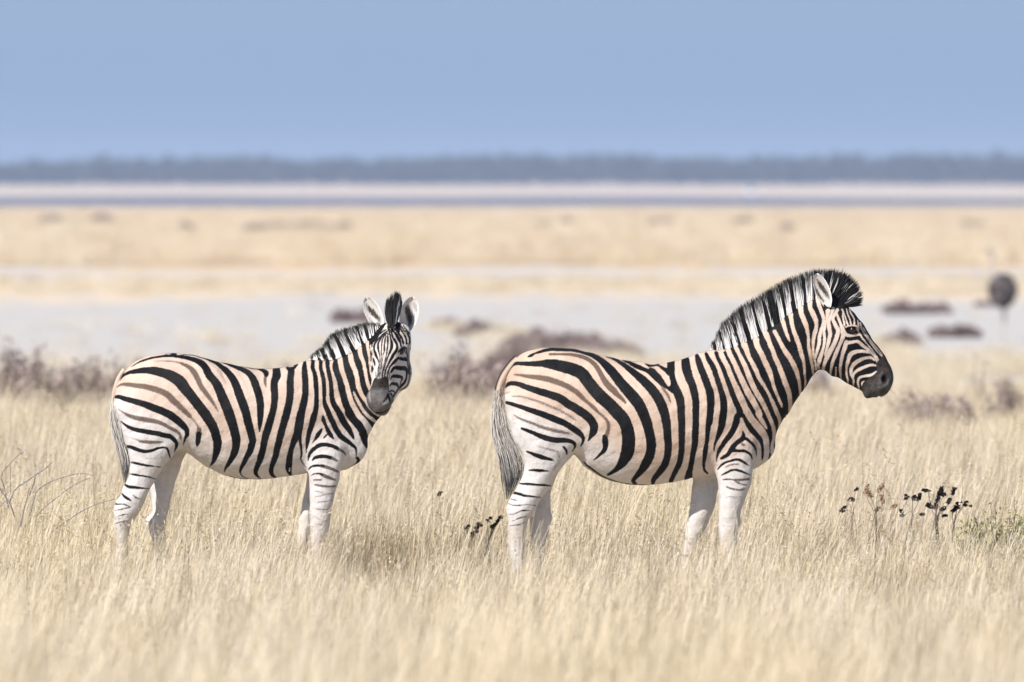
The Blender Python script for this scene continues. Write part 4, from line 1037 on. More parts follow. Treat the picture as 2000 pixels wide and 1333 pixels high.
    cr = np.array([0.76, 0.70, 0.63]) * g * (1 - 0.25 * dkm)
    t_o = strands(rp, tips, cr, ct, r.uniform(1.0, 1.9, n), bend, np.full(n, 0.6), 'tail', root)
    bm = bmesh.new(); bm.from_mesh(t_o.data)
    lay = bm.verts.layers.float_color['hair_col']; vs = []
    for w, a in zip(Wd, range(len(Wd))):
        v = bm.verts.new(w); fr = (a // 10) / (len(Wd) / 10)
        ang = (a % 10)
        col = (0.66, 0.51, 0.395) if ang not in cfg['dock_black'] else (0.02, 0.018, 0.018)
        if fr > .6 and ang not in cfg['dock_black']: col = (0.55, 0.48, 0.41)
        v[lay] = (*col, 1); vs.append(v)
    for f in Fd:
        fc = bm.faces.new([vs[i] for i in f]); fc.smooth = True
    bm.to_mesh(t_o.data); bm.free()
    # whiskers, one bunch on each side of the lips
    for side in (1, -1):
        n = 18; rr = np.zeros((n, 3)); tt = np.zeros((n, 3))
        for i in range(n):
            x = r.uniform(1702, 1740); y = 748 + 22 * r.random() - (x - 1700) * 0.1
            rr[i] = (x, y, side * 15); tt[i] = (x + r.uniform(-2, 16), y + r.uniform(6, 20), side * (22 + r.uniform(0, 14)))
        if cfg['head'] != 'side': rr, tt = big_to_foal(rr), big_to_foal(tt)
        strands(rr, tt, np.full((n, 3), 0.05), np.full((n, 3), 0.10), np.full(n, 0.38), r.normal(0, 1.2, (n, 3)), np.full(n, 0.5), 'whiskers', root)
    return root

def back_line(torso, x0, x1):
    p = catmull(pts(torso), 6, True); m = (p[:, 0] > x0 - 10) & (p[:, 0] < x1 + 10)
    xs = np.arange(x0, x1, 8.0); ys = [p[m & (np.abs(p[:, 0] - x) < 9)][:, 1].min() for x in xs]
    return xs, np.array(ys)

BIG = dict(torso=BIG_TORSO, legs=BIG_LEGS, head='side', stripes=BIG_STRIPES, neck=BIG_NECK_BLACK, x0=(1230-1000)/S, seed=11,
    kx=([985, 1050, 1250, 1380, 1440, 1500, 1560, 1640], [0.72, 0.80, 0.80, 0.72, 0.60, 0.50, 0.46, 0.44]),
    shift=lambda X, Y: 0 * X, back=back_line(BIG_TORSO, 1010, 1395),
    tan=([980, 1060, 1140, 1200, 1260, 1400, 1480, 1560, 1760], [775, 815, 850, 880, 930, 905, 880, 860, 860]), tan_amt=1.0,
    label='larger zebra on the right standing in profile with its head held up facing right',
    mane=[(1388,685,0,1388,677,0), (1402,684,0,1397,664,0), (1410,684,0,1402,650,0), (1421.6,682,0,1409.5,634,0), (1437.8,677,0,1423,622,0), (1452.7,670,0,1436.5,608,0), (1473,662,0,1454,596,0),
          (1491.8,652,0,1475.6,585,0), (1512,637,0,1497,571,0), (1529.7,623,0,1516,559,0), (1545.9,611,0,1535,549,0), (1564.8,599,0,1555,541,0), (1581,589,0,1579.6,532,0), (1596,582,0,1600,528,0),
          (1610,578,0,1622,528,0), (1624,578,0,1643,530,0), (1634,582,0,1661,540,0), (1643,588,0,1676,555,0), (1650,594,0,1685,574,0), (1656,600,0,1684,596,0)],
    mane_n=6500, mane_spread=3.4, mane_white_end=0.80, mane_force=[(0.835,0.875,0.4),(0.90,0.93,0.25),(0.955,0.98,0.45)],
    ears=[((1615,600,-20), (1596,534,-34), (1,0.15,-0.35), (0.35,0,-0.94), 34, 8, 1.35, 1), ((1634,592,18), (1637,533,36), (1,0.1,0.35), (0.35,0,0.94), 33, 9, 1.0, 2)],
    dock=[(1012,700,-4,8), (1000,712,-2,8.5), (985,732,0,8), (976,752,0,7.5), (971,776,0,7), (969,800,0,6), (972,830,0,4.5), (977,860,0,3)], dock_black=(4, 5), tail_n=1500, tail_y=-4,
    switch=[(780,962,985), (810,959,986), (840,958,993), (865,966,1006), (890,973,1017), (915,977,1022), (935,982,1019), (955,984,1010), (975,986,1000)], tail_dark=(895, 975))

FOAL = dict(torso=FOAL_TORSO, legs=FOAL_LEGS, head='front', stripes=FOAL_STRIPES, neck=FOAL_NECK_BLACK, x0=(440-1000)/S, seed=23,
    kx=([225, 290, 420, 560, 620, 680, 730, 780], [0.70, 0.80, 0.82, 0.72, 0.60, 0.50, 0.46, 0.5]),
    shift=lambda X, Y: -24 * sstep(X, 660, 770), back=back_line(FOAL_TORSO, 240, 605),
    tan=([220, 300, 370, 430, 560, 620, 680, 730], [770, 815, 840, 880, 890, 850, 840, 800]), tan_amt=0.85,
    label='smaller zebra on the left turning its head to look at the camera',
    mane=[(604,704,0,606,699,0), (618,704,0,613,692,0), (632,704,0,622,684,0), (642,704,0,631,676,0), (653,703,0,638,666,0), (666,698,0,648,654,-2), (680,692,-2,659,648,-3), (691,687,-4,672,644,-5), (699,681,-7,683,641,-7),
          (708,674,-10,694,637,-9), (716,668,-13,706,634,-11), (724,660,-16,718,631,-14), (733,652,-18,732,633,-16), (741,645,-20,741,632,-18)],
    mane_n=4200, mane_spread=3.0, mane_white_end=1.1, mane_force=[(0.80,0.84,0.1),(0.84,0.93,0.8),(0.93,0.96,0.15),(0.96,1.01,0.7)],
    forelock=[(758,634,-30,754,600,-24), (761,638,-34,757,588,-24), (765,642,-38,764,577,-24), (768,640,-38,773,572,-24), (772,634,-34,779,574,-22), (775,628,-30,783,582,-20), (777,625,-26,785,590,-18)],
    ears=[((742,643,-8), (716,581,-2), (1,-0.25,-0.30), (0.10,0,-1), 34, 8, 1.25, 3), ((792,648,-4), (806,580,0), (1,0.2,0.12), (-0.10,0,-1), 36, 8, 1.35, 4)],
    dock=[(243,722,-2,4.5), (233,738,-2,4.8), (226,757,-2,4.6), (222,778,0,4.4), (221,802,0,4.2), (223,830,0,3.4), (227,858,0,2.6)], dock_black=(8,), tail_n=1000, tail_y=-2,
    switch=[(785,215,224), (815,214,232), (845,218,241), (870,226,248), (895,233,253), (915,239,253), (930,241,249), (945,242,246)], tail_dark=(905, 948))
build_zebra(BIG)
build_zebra(FOAL)
# ---------------------------------------------------------------- dry grass
def grass_material(name):
    q = NT(name); geo = q.n('ShaderNodeNewGeometry'); pos = geo.outputs['Position']
    tone = q.attr('tone').outputs['Fac']; hgt = q.attr('hgt').outputs['Fac']
    big = q.noise(q.mapping(pos, (0.55, 0.16, 0.2)), 1.0, 3); small = q.noise(q.mapping(pos, (3.0, 1.2, 0.6)), 1.0, 2)
    ramp = q.n('ShaderNodeValToRGB'); q.set(ramp.inputs[0], tone)
    el = ramp.color_ramp.elements
    st = [(0.0, (0.15, 0.115, 0.065)), (0.13, (0.40, 0.315, 0.18)), (0.30, (0.76, 0.62, 0.415)), (0.60, (0.86, 0.745, 0.565)), (0.85, (0.90, 0.82, 0.70)), (1.0, (0.85, 0.785, 0.70))]
    while len(el) < len(st): el.new(0.5)
    for e, (p, c) in zip(el, st): e.position = p; e.color = (*c, 1)
    live = q.smooth(tone, 0.10, 0.30)
    col = q.mix(q.math('MULTIPLY', live, q.math('MULTIPLY', q.smooth(big, 0.40, 0.62), 0.8)), ramp.outputs[0], (0.86, 0.73, 0.50))
    col = q.mix(q.math('MULTIPLY', live, q.math('MULTIPLY', q.smooth(small, 0.5, 0.75), 0.35)), col, (0.83, 0.735, 0.635))
    rnd = q.n('ShaderNodeObjectInfo').outputs['Random']
    col = q.mix(q.math('MULTIPLY', q.smooth(rnd, 0.74, 1.0), 0.6), col, (0.56, 0.43, 0.27))
    col = q.mix(q.math('MULTIPLY', live, q.math('MULTIPLY', q.smooth(rnd, 0.30, 0.0), 0.6)), col, (0.86, 0.78, 0.66))
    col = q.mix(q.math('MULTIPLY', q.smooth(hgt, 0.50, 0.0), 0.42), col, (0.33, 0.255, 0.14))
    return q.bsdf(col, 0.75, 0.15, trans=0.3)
GRASS = grass_material('dry_grass')

TUFTS = D.collections.new('grass_tufts')
def blade(V, F, T, Hh, base, yaw, lean, curve, h, w, tone, r, seed=False):
    dx, dy = math.cos(yaw), math.sin(yaw); px_, py_ = -dy, dx
    n = 5; i0 = len(V)
    for i in range(n):
        t = i / (n - 1); a = lean + curve * t * t
        rr = h * (math.sin(lean) * t + (math.sin(a) - math.sin(lean)) * t * 0.5); z = h * t * (1 - 0.35 * (1 - math.cos(a)))
        ww = w * (1 - 0.75 * t) / 2; fa = r.uniform(-.3, .3)
        c = (base[0] + dx * rr, base[1] + dy * rr, z)
        V.append((c[0] - px_ * ww, c[1] - py_ * ww, c[2])); V.append((c[0] + px_ * ww, c[1] + py_ * ww, c[2]))
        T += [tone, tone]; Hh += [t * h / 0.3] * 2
    for i in range(n - 1):
        a = i0 + 2 * i; F.append((a, a + 1, a + 3, a + 2))
    if seed:
        tip = V[-1]
        for k in range(seed):
            s = r.uniform(0.006, 0.016); an = r.uniform(0, 6.28); u = k / seed
            c = (tip[0] - dx * u * 0.09 + r.normal(0, .007), tip[1] + r.normal(0, .007), tip[2] - u * 0.10 + r.normal(0, .006))
            j = len(V); d = (math.cos(an) * s * .6 + dx * s, math.sin(an) * s * .6, r.uniform(.2, .9) * s)
            V += [c, (c[0] + d[0], c[1] + d[1], c[2] + d[2]), (c[0] + d[0] * .5 + .0035, c[1] + d[1] * .5 + .0035, c[2] + d[2] * .5 + .003), (c[0] + d[0]*.4 - .003, c[1] + d[1]*.4, c[2] + d[2] * .5 - .003)]
            F.append((j, j + 2, j + 1, j + 3)); T += [max(0.05, tone - .25)] * 4; Hh += [1] * 4

def make_tufts():
    r = np.random.default_rng(5)
    for v in range(20):
        V, F, T, Hh = [], [], [], []
        sparse = 12 <= v < 16; low = v >= 16
        nb = 75 if not sparse else 8
        for b in range(nb):
            rad = 0.17 * math.sqrt(r.random()); an = r.uniform(0, 6.28)
            yaw = r.normal(0.0, 0.8) if r.random() < 0.75 else r.uniform(0, 6.28)     # most blades bend with the wind, to the right
            h = float(np.clip(r.lognormal(math.log(0.25), 0.34), 0.09, 0.50)) if not sparse else r.uniform(0.40, 0.66)
            tone = float(np.clip(r.normal(0.60, 0.20), 0.12, 1)) if r.random() > 0.09 else r.uniform(0, 0.10)
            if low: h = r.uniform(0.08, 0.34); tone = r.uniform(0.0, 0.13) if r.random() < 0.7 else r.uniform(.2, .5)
            blade(V, F, T, Hh, (rad * math.cos(an), rad * math.sin(an)), yaw, abs(r.normal(0.26, 0.21)) + (0.15 if sparse else 0), r.uniform(-0.1, 0.5), h, r.uniform(0.0022, 0.0044), tone, r,
                  seed=(int(r.integers(5, 11)) if (sparse and r.random() < .8) or r.random() < 0.05 else 0))
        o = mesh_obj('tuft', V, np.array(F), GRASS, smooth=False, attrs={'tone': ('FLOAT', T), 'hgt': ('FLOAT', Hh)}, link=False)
        TUFTS.objects.link(o)
make_tufts()

def scatter_group(coll):
    g = D.node_groups.new('scatter', 'GeometryNodeTree')
    g.interface.new_socket('Geometry', in_out='INPUT', socket_type='NodeSocketGeometry')
    g.interface.new_socket('Geometry', in_out='OUTPUT', socket_type='NodeSocketGeometry')
    N = g.nodes.new; L = g.links.new
    gi, go = N('NodeGroupInput'), N('NodeGroupOutput')
    ci = N('GeometryNodeCollectionInfo'); ci.inputs['Collection'].default_value = coll
    ci.inputs['Separate Children'].default_value = True; ci.inputs['Reset Children'].default_value = True
    ip = N('GeometryNodeInstanceOnPoints'); ip.inputs['Pick Instance'].default_value = True
    def named(nm, typ):
        a = N('GeometryNodeInputNamedAttribute'); a.data_type = typ; a.inputs['Name'].default_value = nm
        return a.outputs['Attribute']
    L(gi.outputs[0], ip.inputs['Points']); L(ci.outputs[0], ip.inputs['Instance'])
    L(named('vid', 'INT'), ip.inputs['Instance Index'])
    er = N('FunctionNodeEulerToRotation'); L(named('rot', 'FLOAT_VECTOR'), er.inputs[0]); L(er.outputs[0], ip.inputs['Rotation'])
    L(named('scl', 'FLOAT_VECTOR'), ip.inputs['Scale'])
    L(ip.outputs[0], go.inputs[0])
    return g
SCATTER = scatter_group(TUFTS)

def scatter(name, P, rot, scl, vid, label, cat):
    me = D.meshes.new(name); me.vertices.add(len(P)); me.vertices.foreach_set('co', np.asarray(P, np.float32).ravel())
    a = me.attributes.new('rot', 'FLOAT_VECTOR', 'POINT'); a.data.foreach_set('vector', np.asarray(rot, np.float32).ravel())
    a = me.attributes.new('scl', 'FLOAT_VECTOR', 'POINT'); a.data.foreach_set('vector', np.asarray(scl, np.float32).ravel())
    a = me.attributes.new('vid', 'INT', 'POINT'); a.data.foreach_set('value', np.asarray(vid, np.int32))
    me.materials.append(GRASS)
    o = D.objects.new(name, me); COL.objects.link(o)
    md = o.modifiers.new('scatter', 'NODES'); md.node_group = SCATTER
    return tag(o, label, cat, kind='stuff')

def patch(x, y, f, s):
    """cheap smooth noise for where grass is thin or tall"""
    return (np.sin(x*f*1.3 + s) * np.sin(y*f*0.7 + 2*s) + np.sin(x*f*0.6 - y*f*0.9 + s*3) + 0.6*np.sin(x*f*2.1 + y*f*1.6 + s)) / 2.6

def field_points(y0, y1, dens, margin, r):
    """random points over the strip of plain the camera can see, plus a margin on both sides"""
    n = int(dens * (y1 - y0) * ((y0 + y1) / 2 * 2000 / FPX + 2 * margin)); out = []
    y = r.uniform(y0, y1, n * 2); x = r.uniform(-1, 1, n * 2)
    hm = y1 * 1000 / FPX + margin; x *= hm
    ok = np.abs(x) < y * 1000 / FPX + margin
    return x[ok][:n], y[ok][:n]

def build_grass():
    r = np.random.default_rng(9)
    # short dense grass
    X, Y, SZ, VV = [], [], [], []
    for (y0, y1, dens, sc) in ((38, 54, 15, 1.0), (54, 68, 17, 1.0), (68, 90, 32, 1.0), (90, 130, 20, 1.05), (130, 180, 10, 1.2), (180, 232, 4.5, 1.5)):
        x, y = field_points(y0, y1, dens, 3.2 + (y0 > 90) * 2.5, r)
        p = patch(x, y, 0.9, 1.0); keep = r.random(len(x)) < np.clip(0.75 + 0.8 * p, 0.18, 1)
        if y0 > 175: keep &= r.random(len(x)) < np.clip((232 + 18 * patch(x, y, 0.35, 4.0) - y) / 40, 0, 1)
        x, y, p = x[keep], y[keep], p[keep]
        s = sc * (1 + 0.22 * p) * r.uniform(0.75, 1.2, len(x))
        zf = np.where(y < 77, 0.90, np.where(y < 92, 1.0, np.where(y < 130, 1.05, 0.84)))
        # grass shortened at two spots so the animals' shade shows on grass behind
        pxs = 1000 + x * FPX / y
        zf = zf * np.where((y > 70.5) & (y < 76.4) & (((pxs > 625) & (pxs < 850)) | ((pxs > 890) & (pxs < 985))), 0.42, 1)
        zf = zf * np.where((y > 104) & (y < 150) & (pxs > 1700) & (pxs < 2020), 0.60 + 0.3 * patch(x, y, 1.1, 3.0), 1)
        v = r.integers(0, 12, len(x)); tall = r.random(len(x)) < (0.14 if y0 < 120 else 0.05) * (zf > 0.7); v[tall] = r.integers(12, 16, tall.sum())
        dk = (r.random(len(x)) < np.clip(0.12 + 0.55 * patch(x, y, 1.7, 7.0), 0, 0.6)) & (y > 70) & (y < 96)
        shade_ = (((pxs > 640) & (pxs < 850)) | ((pxs > 885) & (pxs < 990)) | ((pxs > 1480) & (pxs < 1620))) & (y > 76.3) & (y < 79.5)  # dark dead tufts packed in here deepen the animals' shade by colour
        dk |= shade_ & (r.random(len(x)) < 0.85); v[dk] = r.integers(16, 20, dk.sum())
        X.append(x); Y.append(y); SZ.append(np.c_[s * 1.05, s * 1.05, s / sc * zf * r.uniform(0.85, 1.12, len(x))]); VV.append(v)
    # straw clumps scattered on the near pan, thicker round some of the shrubs
    cx, cy = [], []
    for (px, Yc, wpx, dY, n) in ((985, 335, 60, 10, 60), (1150, 275, 160, 24, 240), (1345, 262, 80, 16, 200), (1725, 300, 50, 16, 110), (1950, 285, 120, 14, 150), (1820, 275, 100, 16, 130), (870, 352, 40, 6, 16), (300, 262, 700, 34, 170), (700, 280, 500, 50, 120), (1000, 310, 1500, 90, 240)):
        cx.append((px - 1000 + r.normal(0, wpx / 2, n)) * Yc / FPX); cy.append(Yc + r.normal(0, dY / 2, n))
    cx, cy = np.concatenate(cx), np.concatenate(cy); s = 1.3 * r.uniform(0.6, 1.2, len(cx))
    X.append(cx); Y.append(cy); SZ.append(np.c_[s * 1.6, s * 1.6, s * 0.7]); VV.append(r.integers(0, 12, len(cx)))
    X, Y, SZ, VV = np.concatenate(X), np.concatenate(Y), np.concatenate(SZ), np.concatenate(VV)
    Z = gz(Y) - 0.01
    rot = np.c_[r.normal(0, .06, len(X)), r.normal(0.05, .08, len(X)), r.normal(0, 0.6, len(X))]
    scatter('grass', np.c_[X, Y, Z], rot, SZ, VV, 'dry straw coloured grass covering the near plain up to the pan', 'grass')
    # far grass: golden bands beyond the pan
    X, Y, SZ = [], [], []
    for (y0, y1, dens, sc) in ((455, 530, 0.5, 1.1), (598, 760, 0.5, 2.2), (760, 1100, 0.16, 2.4), (1100, 1720, 0.06, 3.0)):
        x, y = field_points(y0, y1, dens, 5, r)
        p = patch(x, y, 0.12, 2.0); keep = r.random(len(x)) < np.clip(0.55 + 0.6 * p, 0.1, 1)
        x, y = x[keep], y[keep]; s = sc * r.uniform(0.7, 1.3, len(x))
        X.append(x); Y.append(y); SZ.append(np.c_[s * 2.2, s * 2.2, s * (0.85 if y0 < 700 else 0.55 if y0 < 1000 else 0.32)])
    X, Y, SZ = np.concatenate(X), np.concatenate(Y), np.concatenate(SZ)
    rot = np.c_[np.zeros(len(X)), np.zeros(len(X)), r.uniform(0, 6.28, len(X))]
    scatter('far_grass', np.c_[X, Y, gz(Y) - 0.02], rot, SZ, r.integers(0, 12, len(X)), 'golden grass in bands on the far side of the white pan', 'grass')
build_grass()

# ---------------------------------------------------------------- shrubs and single plants
def col_mat(name, a, b, rough=0.85, trans=0.1):
    q = NT(name); tone = q.attr('tone').outputs['Fac']
    return q.bsdf(q.mix(tone, a, b), rough, 0.12, trans=trans)
TWIG = col_mat('twig', (0.16, 0.12, 0.10), (0.30, 0.235, 0.20), trans=0)
PURPLE = col_mat('dry_leaf', (0.20, 0.14, 0.135), (0.43, 0.335, 0.315))
PALETWIG = col_mat('pale_dry_leaf', (0.25, 0.185, 0.175), (0.52, 0.425, 0.385))
BROWNLEAF = col_mat('brown_leaf', (0.33, 0.215, 0.145), (0.56, 0.41, 0.29))
GREENLEAF = col_mat('green_leaf', (0.19, 0.20, 0.065), (0.46, 0.44, 0.20), trans=0.25)
BLACKHEAD = col_mat('seed_head', (0.012, 0.011, 0.012), (0.06, 0.045, 0.042), trans=0)
THORNWOOD = col_mat('thorn_wood', (0.13, 0.11, 0.12), (0.62, 0.58, 0.60), trans=0)
EARTH = col_mat('shrub_straw', (0.42, 0.34, 0.23), (0.62, 0.50, 0.33))

class Geo:
    def __init__(self): self.V, self.F, self.T = [], [], []
    def tube(self, P, r0, r1, tone=0.5, n=5):
        P = [np.array(p, float) for p in P]; o = len(self.V)
        for i, p in enumerate(P):
            t = P[min(i+1, len(P)-1)] - P[max(i-1, 0)]; t = t / (np.linalg.norm(t) + 1e-9)
            a = np.cross(t, [0.31, 0.83, 0.47]); a /= np.linalg.norm(a); b = np.cross(t, a); rr = r0 + (r1 - r0) * i / (len(P) - 1)
            for j in range(n):
                an = 6.2832 * j / n; self.V.append(p + rr * (a * math.cos(an) + b * math.sin(an))); self.T.append(tone)
        for i in range(len(P) - 1):
            for j in range(n): self.F.append((o + i*n + j, o + i*n + (j+1) % n, o + (i+1)*n + (j+1) % n, o + (i+1)*n + j))
    def leaf(self, c, s, tone, r, up=0.0):
        a = r.normal(size=3); a[2] += up; a /= np.linalg.norm(a); b = np.cross(a, r.normal(size=3)); b /= np.linalg.norm(b)
        o = len(self.V); self.V += [c - a*s, c + b*s*0.4, c + a*s, c - b*s*0.4]; self.T += [tone]*4; self.F.append((o, o+1, o+2, o+3))
    def obj(self, name, mat, parent, smooth=False):
        return mesh_obj(name, self.V, np.array(self.F), mat, parent, smooth=smooth, attrs={'tone': ('FLOAT', self.T)})

def twig_path(p, d, L, r, k=5, wob=0.25, droop=0.0):
    out = [np.array(p, float)]; d = np.array(d, float)
    for i in range(k):
        d = d + r.normal(size=3) * wob * 0.5; d[2] -= droop; d /= np.linalg.norm(d)
        out.append(out[-1] + d * L / k)
    return out

def shrub(px, Y, w, h, label, group, mat=PURPLE, n=60, leaf=0.03, per=16, seed=0, name='shrub', sink=0.0, straw=0.0, ragged=0.13):
    r = np.random.default_rng(seed); base = at(px, Y); base.z -= sink
    root = empty(name, base); tag(root, label, 'shrub', group)
    st, fo = Geo(), Geo(); B = np.array(base)
    for i in range(n):
        u, v = r.uniform(-1, 1, 2); e = math.sqrt(max(0, 1 - u*u))
        tip = B + np.array([u * w/2, v * w/2 * 0.8, h * (0.30 + 0.70 * e) * r.uniform(0.55, 1.05) * (1 - ragged + ragged * math.sin(u * 4.6 + seed * 1.7) + ragged * 0.6 * math.sin(u * 11 + seed))])
        st0 = B + np.array([u * w * 0.18, v * w * 0.15, 0])
        mid = (st0 + tip) / 2 + np.array([u * w * .1, v * w * .1, r.uniform(-.05, .05) * h])
        P = [st0, (st0 + mid) / 2 + r.normal(0, .02 * h, 3), mid, (mid + tip) / 2 + r.normal(0, .03 * h, 3), tip]
        st.tube(P, 0.006 * (h / .7) ** .5, 0.002, r.random(), 4)
        for k in range(per):
            t = r.uniform(0.35, 1.0) * 4; a = int(min(3, t)); c = P[a] + (P[a+1] - P[a]) * (t - a) + r.normal(0, 0.05 * h + 0.01, 3)
            c[2] = max(c[2], B[2] + 0.01)
            fo.leaf(c, leaf * r.uniform(.6, 1.4), r.random(), r)
    st.obj('stems', TWIG, root); fo.obj('foliage', mat, root)
    if straw:
        for i in range(int(straw)):
            sg = Geo(); u = r.uniform(-1.2, 1.2); c = B + np.array([u * w/2, r.uniform(-.3, .3), 0]); d = np.array([r.normal(0.2, .3), r.normal(0, .2), 1.0])
            sg.tube(twig_path(c, d, h * r.uniform(.5, .9), r, 3, .15), .004, .001, r.random(), 3)
            sg.obj('dead_stalk', EARTH, root)
    return root

def shrubs():
    gp = 'low dark shrubs on the white pan'
    # px, picture row of the base, width px, height px
    for i, (px, py, w, h, lab) in enumerate([
        (692, 631, 104, 31, 'low purple brown shrub on the white pan behind the smaller zebra\'s ears'),
        (872, 643, 62, 21, 'small dark shrub on the white pan just right of the smaller zebra\'s head'),
        (938, 659, 104, 30, 'low dark shrub on the white pan between the two zebras, tapering to the right'),
        (1790, 614, 150, 28, 'longest flat purple brown shrub on the white pan, right of the bigger zebra\'s mane'),
        (1864, 660, 104, 27, 'flat grey brown shrub on the white pan below the ostrich'),
        (1760, 676, 80, 30, 'small dark shrub beside a straw clump in front of the bigger zebra\'s face'),
        (1925, 599, 46, 10, 'tiny brown shrub at the foot of the ostrich')]):
        Y = ydist(py); k = Y / FPX
        shrub(px, Y, w * k, h * k, lab, gp, n=90, leaf=0.07, per=22, seed=40 + i)
    gp = 'dry purple brown shrubs along the edge of the grass'
    rows = [(1082, 300, 190, 50, 'broad dark shrub behind the bigger zebra\'s rump', 130, PURPLE), (1196, 296, 110, 32, 'low brown shrub behind the bigger zebra\'s back', 70, PURPLE),
            (1000, 262, 130, 66, 'purple brown shrub behind the bigger zebra\'s tail', 110, PURPLE), (912, 152, 110, 142, 'tall loose purple brown shrub between the two zebras', 70, PALETWIG), (868, 160, 70, 120, 'grey brown shrub left of the tall loose one between the two zebras', 40, PALETWIG), (958, 149, 90, 138, 'pale brown shrub close behind the bigger zebra\'s tail', 44, PALETWIG),
            (28, 154, 110, 140, 'wide purple brown shrub at the left edge of the picture', 70, PALETWIG), (92, 148, 90, 142, 'grey brown shrub between the left edge and the smaller zebra', 50, PALETWIG), (172, 152, 60, 136, 'twiggy purple brown shrub just left of the smaller zebra\'s rump', 30, PALETWIG), (220, 160, 70, 126, 'thin brown shrub touching the outline of the smaller zebra\'s rump', 24, PALETWIG), (272, 168, 46, 100, 'narrow brown shrub behind the smaller zebra\'s rump', 16, PALETWIG),
            (418, 176, 60, 106, 'sparse brown shrub above the middle of the smaller zebra\'s back', 12, PALETWIG), (548, 180, 60, 92, 'sparse brown shrub above the smaller zebra\'s withers', 12, PALETWIG), (1598, 168, 60, 92, 'faint brown shrub under the bigger zebra\'s throat', 34, PALETWIG)]
    for i, (px, Y, w, h, lab, n, mt) in enumerate(rows):
        k = Y / FPX; pale = mt is PALETWIG
        shrub(px, Y, w * k * 1.15, h * k * 1.15, lab, gp, mat=mt, n=int(n * 2.2), leaf=0.038 if pale else 0.05, per=15, seed=80 + i, straw=5, ragged=0.16 if pale else 0.1)
    gp = 'dry reddish weeds in the grass on the right'
    for i, (px, Y, w, h, lab) in enumerate([(1775, 138, 110, 108, 'dry reddish weed in the grass below the bigger zebra\'s muzzle'), (1830, 146, 70, 84, 'dry grey brown weed right of the reddish weed below the muzzle'), (1880, 132, 70, 92, 'short purple brown weed in the middle of the grass on the right'),
        (1960, 150, 80, 128, 'tall twiggy weed at the right edge of the picture'), (1905, 160, 50, 170, 'thin tall leafless weed near the right edge')]):
        k = Y / FPX
        shrub(px, Y, w * k, h * k, lab, gp, mat=PALETWIG, n=44 if i < 4 else 8, leaf=0.028, per=18 if i < 4 else 4, seed=120 + i, name='weed')
    # far scrub on the golden grass
    gp = 'far scrub on the golden grass'
    sc_ = [(1060, 446, 30, 'dark scrub bush far off above the bigger zebra\'s rump'), (1105, 442, 22, 'small scrub bush far off, just right of the dark one above the rump'), (1452, 440, 34, 'darkest lone scrub bush far off above the bigger zebra\'s neck'), (1535, 452, 26, 'faint scrub bush far off above the bigger zebra\'s ears'), (1290, 442, 40, 'faint scrub bush far off above the bigger zebra\'s back'),
           (498, 452, 36, 'dark scrub bush far off left of the pair of scrub bushes'), (545, 449, 44, 'wider scrub bush far off above the smaller zebra\'s withers'), (600, 448, 50, 'widest scrub bush far off above the smaller zebra\'s neck'), (660, 450, 40, 'scrub bush far off above the smaller zebra\'s ears'), (100, 435, 34, 'scrub bush far off near the left edge'), (200, 432, 36, 'scrub bush far off, second from the left edge'), (365, 452, 24, 'small scrub bush far off above the smaller zebra\'s back'), (1900, 446, 36, 'scrub bush far off above the ostrich')]
    for i, (px, py, w, lab) in enumerate(sc_):
        Y = ydist(py); k = Y / FPX
        shrub(px, Y, w * k * 1.3, 15 * k, lab, gp, n=30, leaf=0.24, per=10, seed=150 + i, name='scrub_bush')
shrubs()

def pos_near(px, py, dy=0.0):
    """a point near the zebras' plane, dy metres further than them"""
    f = (ZD + dy) / FPX
    return np.array([(px - 1000) * f, ZD + dy, CAMH - (py - HORIZON) * f])

def seed_plant(px, stems, label, mat_head, seed, dy=0.0):
    dy += 1.1 if px > 1200 else 0.35
    r = np.random.default_rng(seed); root = empty('seed_plant', Vector((pos_near(px, 1166, dy)[0], ZD + dy, 0)))
    tag(root, label, 'plant', 'dead seed plants in the grass on the right')
    s = Geo(); heads = []; foot = np.array(root.location)
    for chain, w, hl in stems:
        P = [pos_near(a, b, dy + r.normal(0, .02)) for a, b in chain]; P = [foot + np.array([r.normal(0, .05), 0, 0]), (foot * .6 + P[0] * .4) + np.array([r.normal(0, .03), 0, 0])] + P
        s.tube(catmull(np.array(P), .03), abs(w) * .6, abs(w) * .4, r.random(), 5)
        if hl:
            tip = P[-1]; d = P[-1] - P[-2]; d /= np.linalg.norm(d)
            hd = Geo(); heads.append(hd); nw = max(2, int(hl / 0.009))
            side = np.cross(d, [0, 1.0, 0]); bend = r.normal(0, .012)
            for k in range(nw):
                u = k / nw; cc = tip + d * (hl * (u - 0.25)) + side * bend * u * 2; rad = r.uniform(0.010, 0.021) * (1 - 0.5 * u)
                for j in range(int(r.integers(12, 22))):
                    o = r.normal(size=3); o /= np.linalg.norm(o); o[2] *= .5
                    hd.leaf(cc + o * rad * r.uniform(.5, 1.1), r.uniform(.007, .013), r.random(), r)
    s.obj('stems', TWIG, root); [hd.obj('seed_head', mat_head, root) for hd in heads]

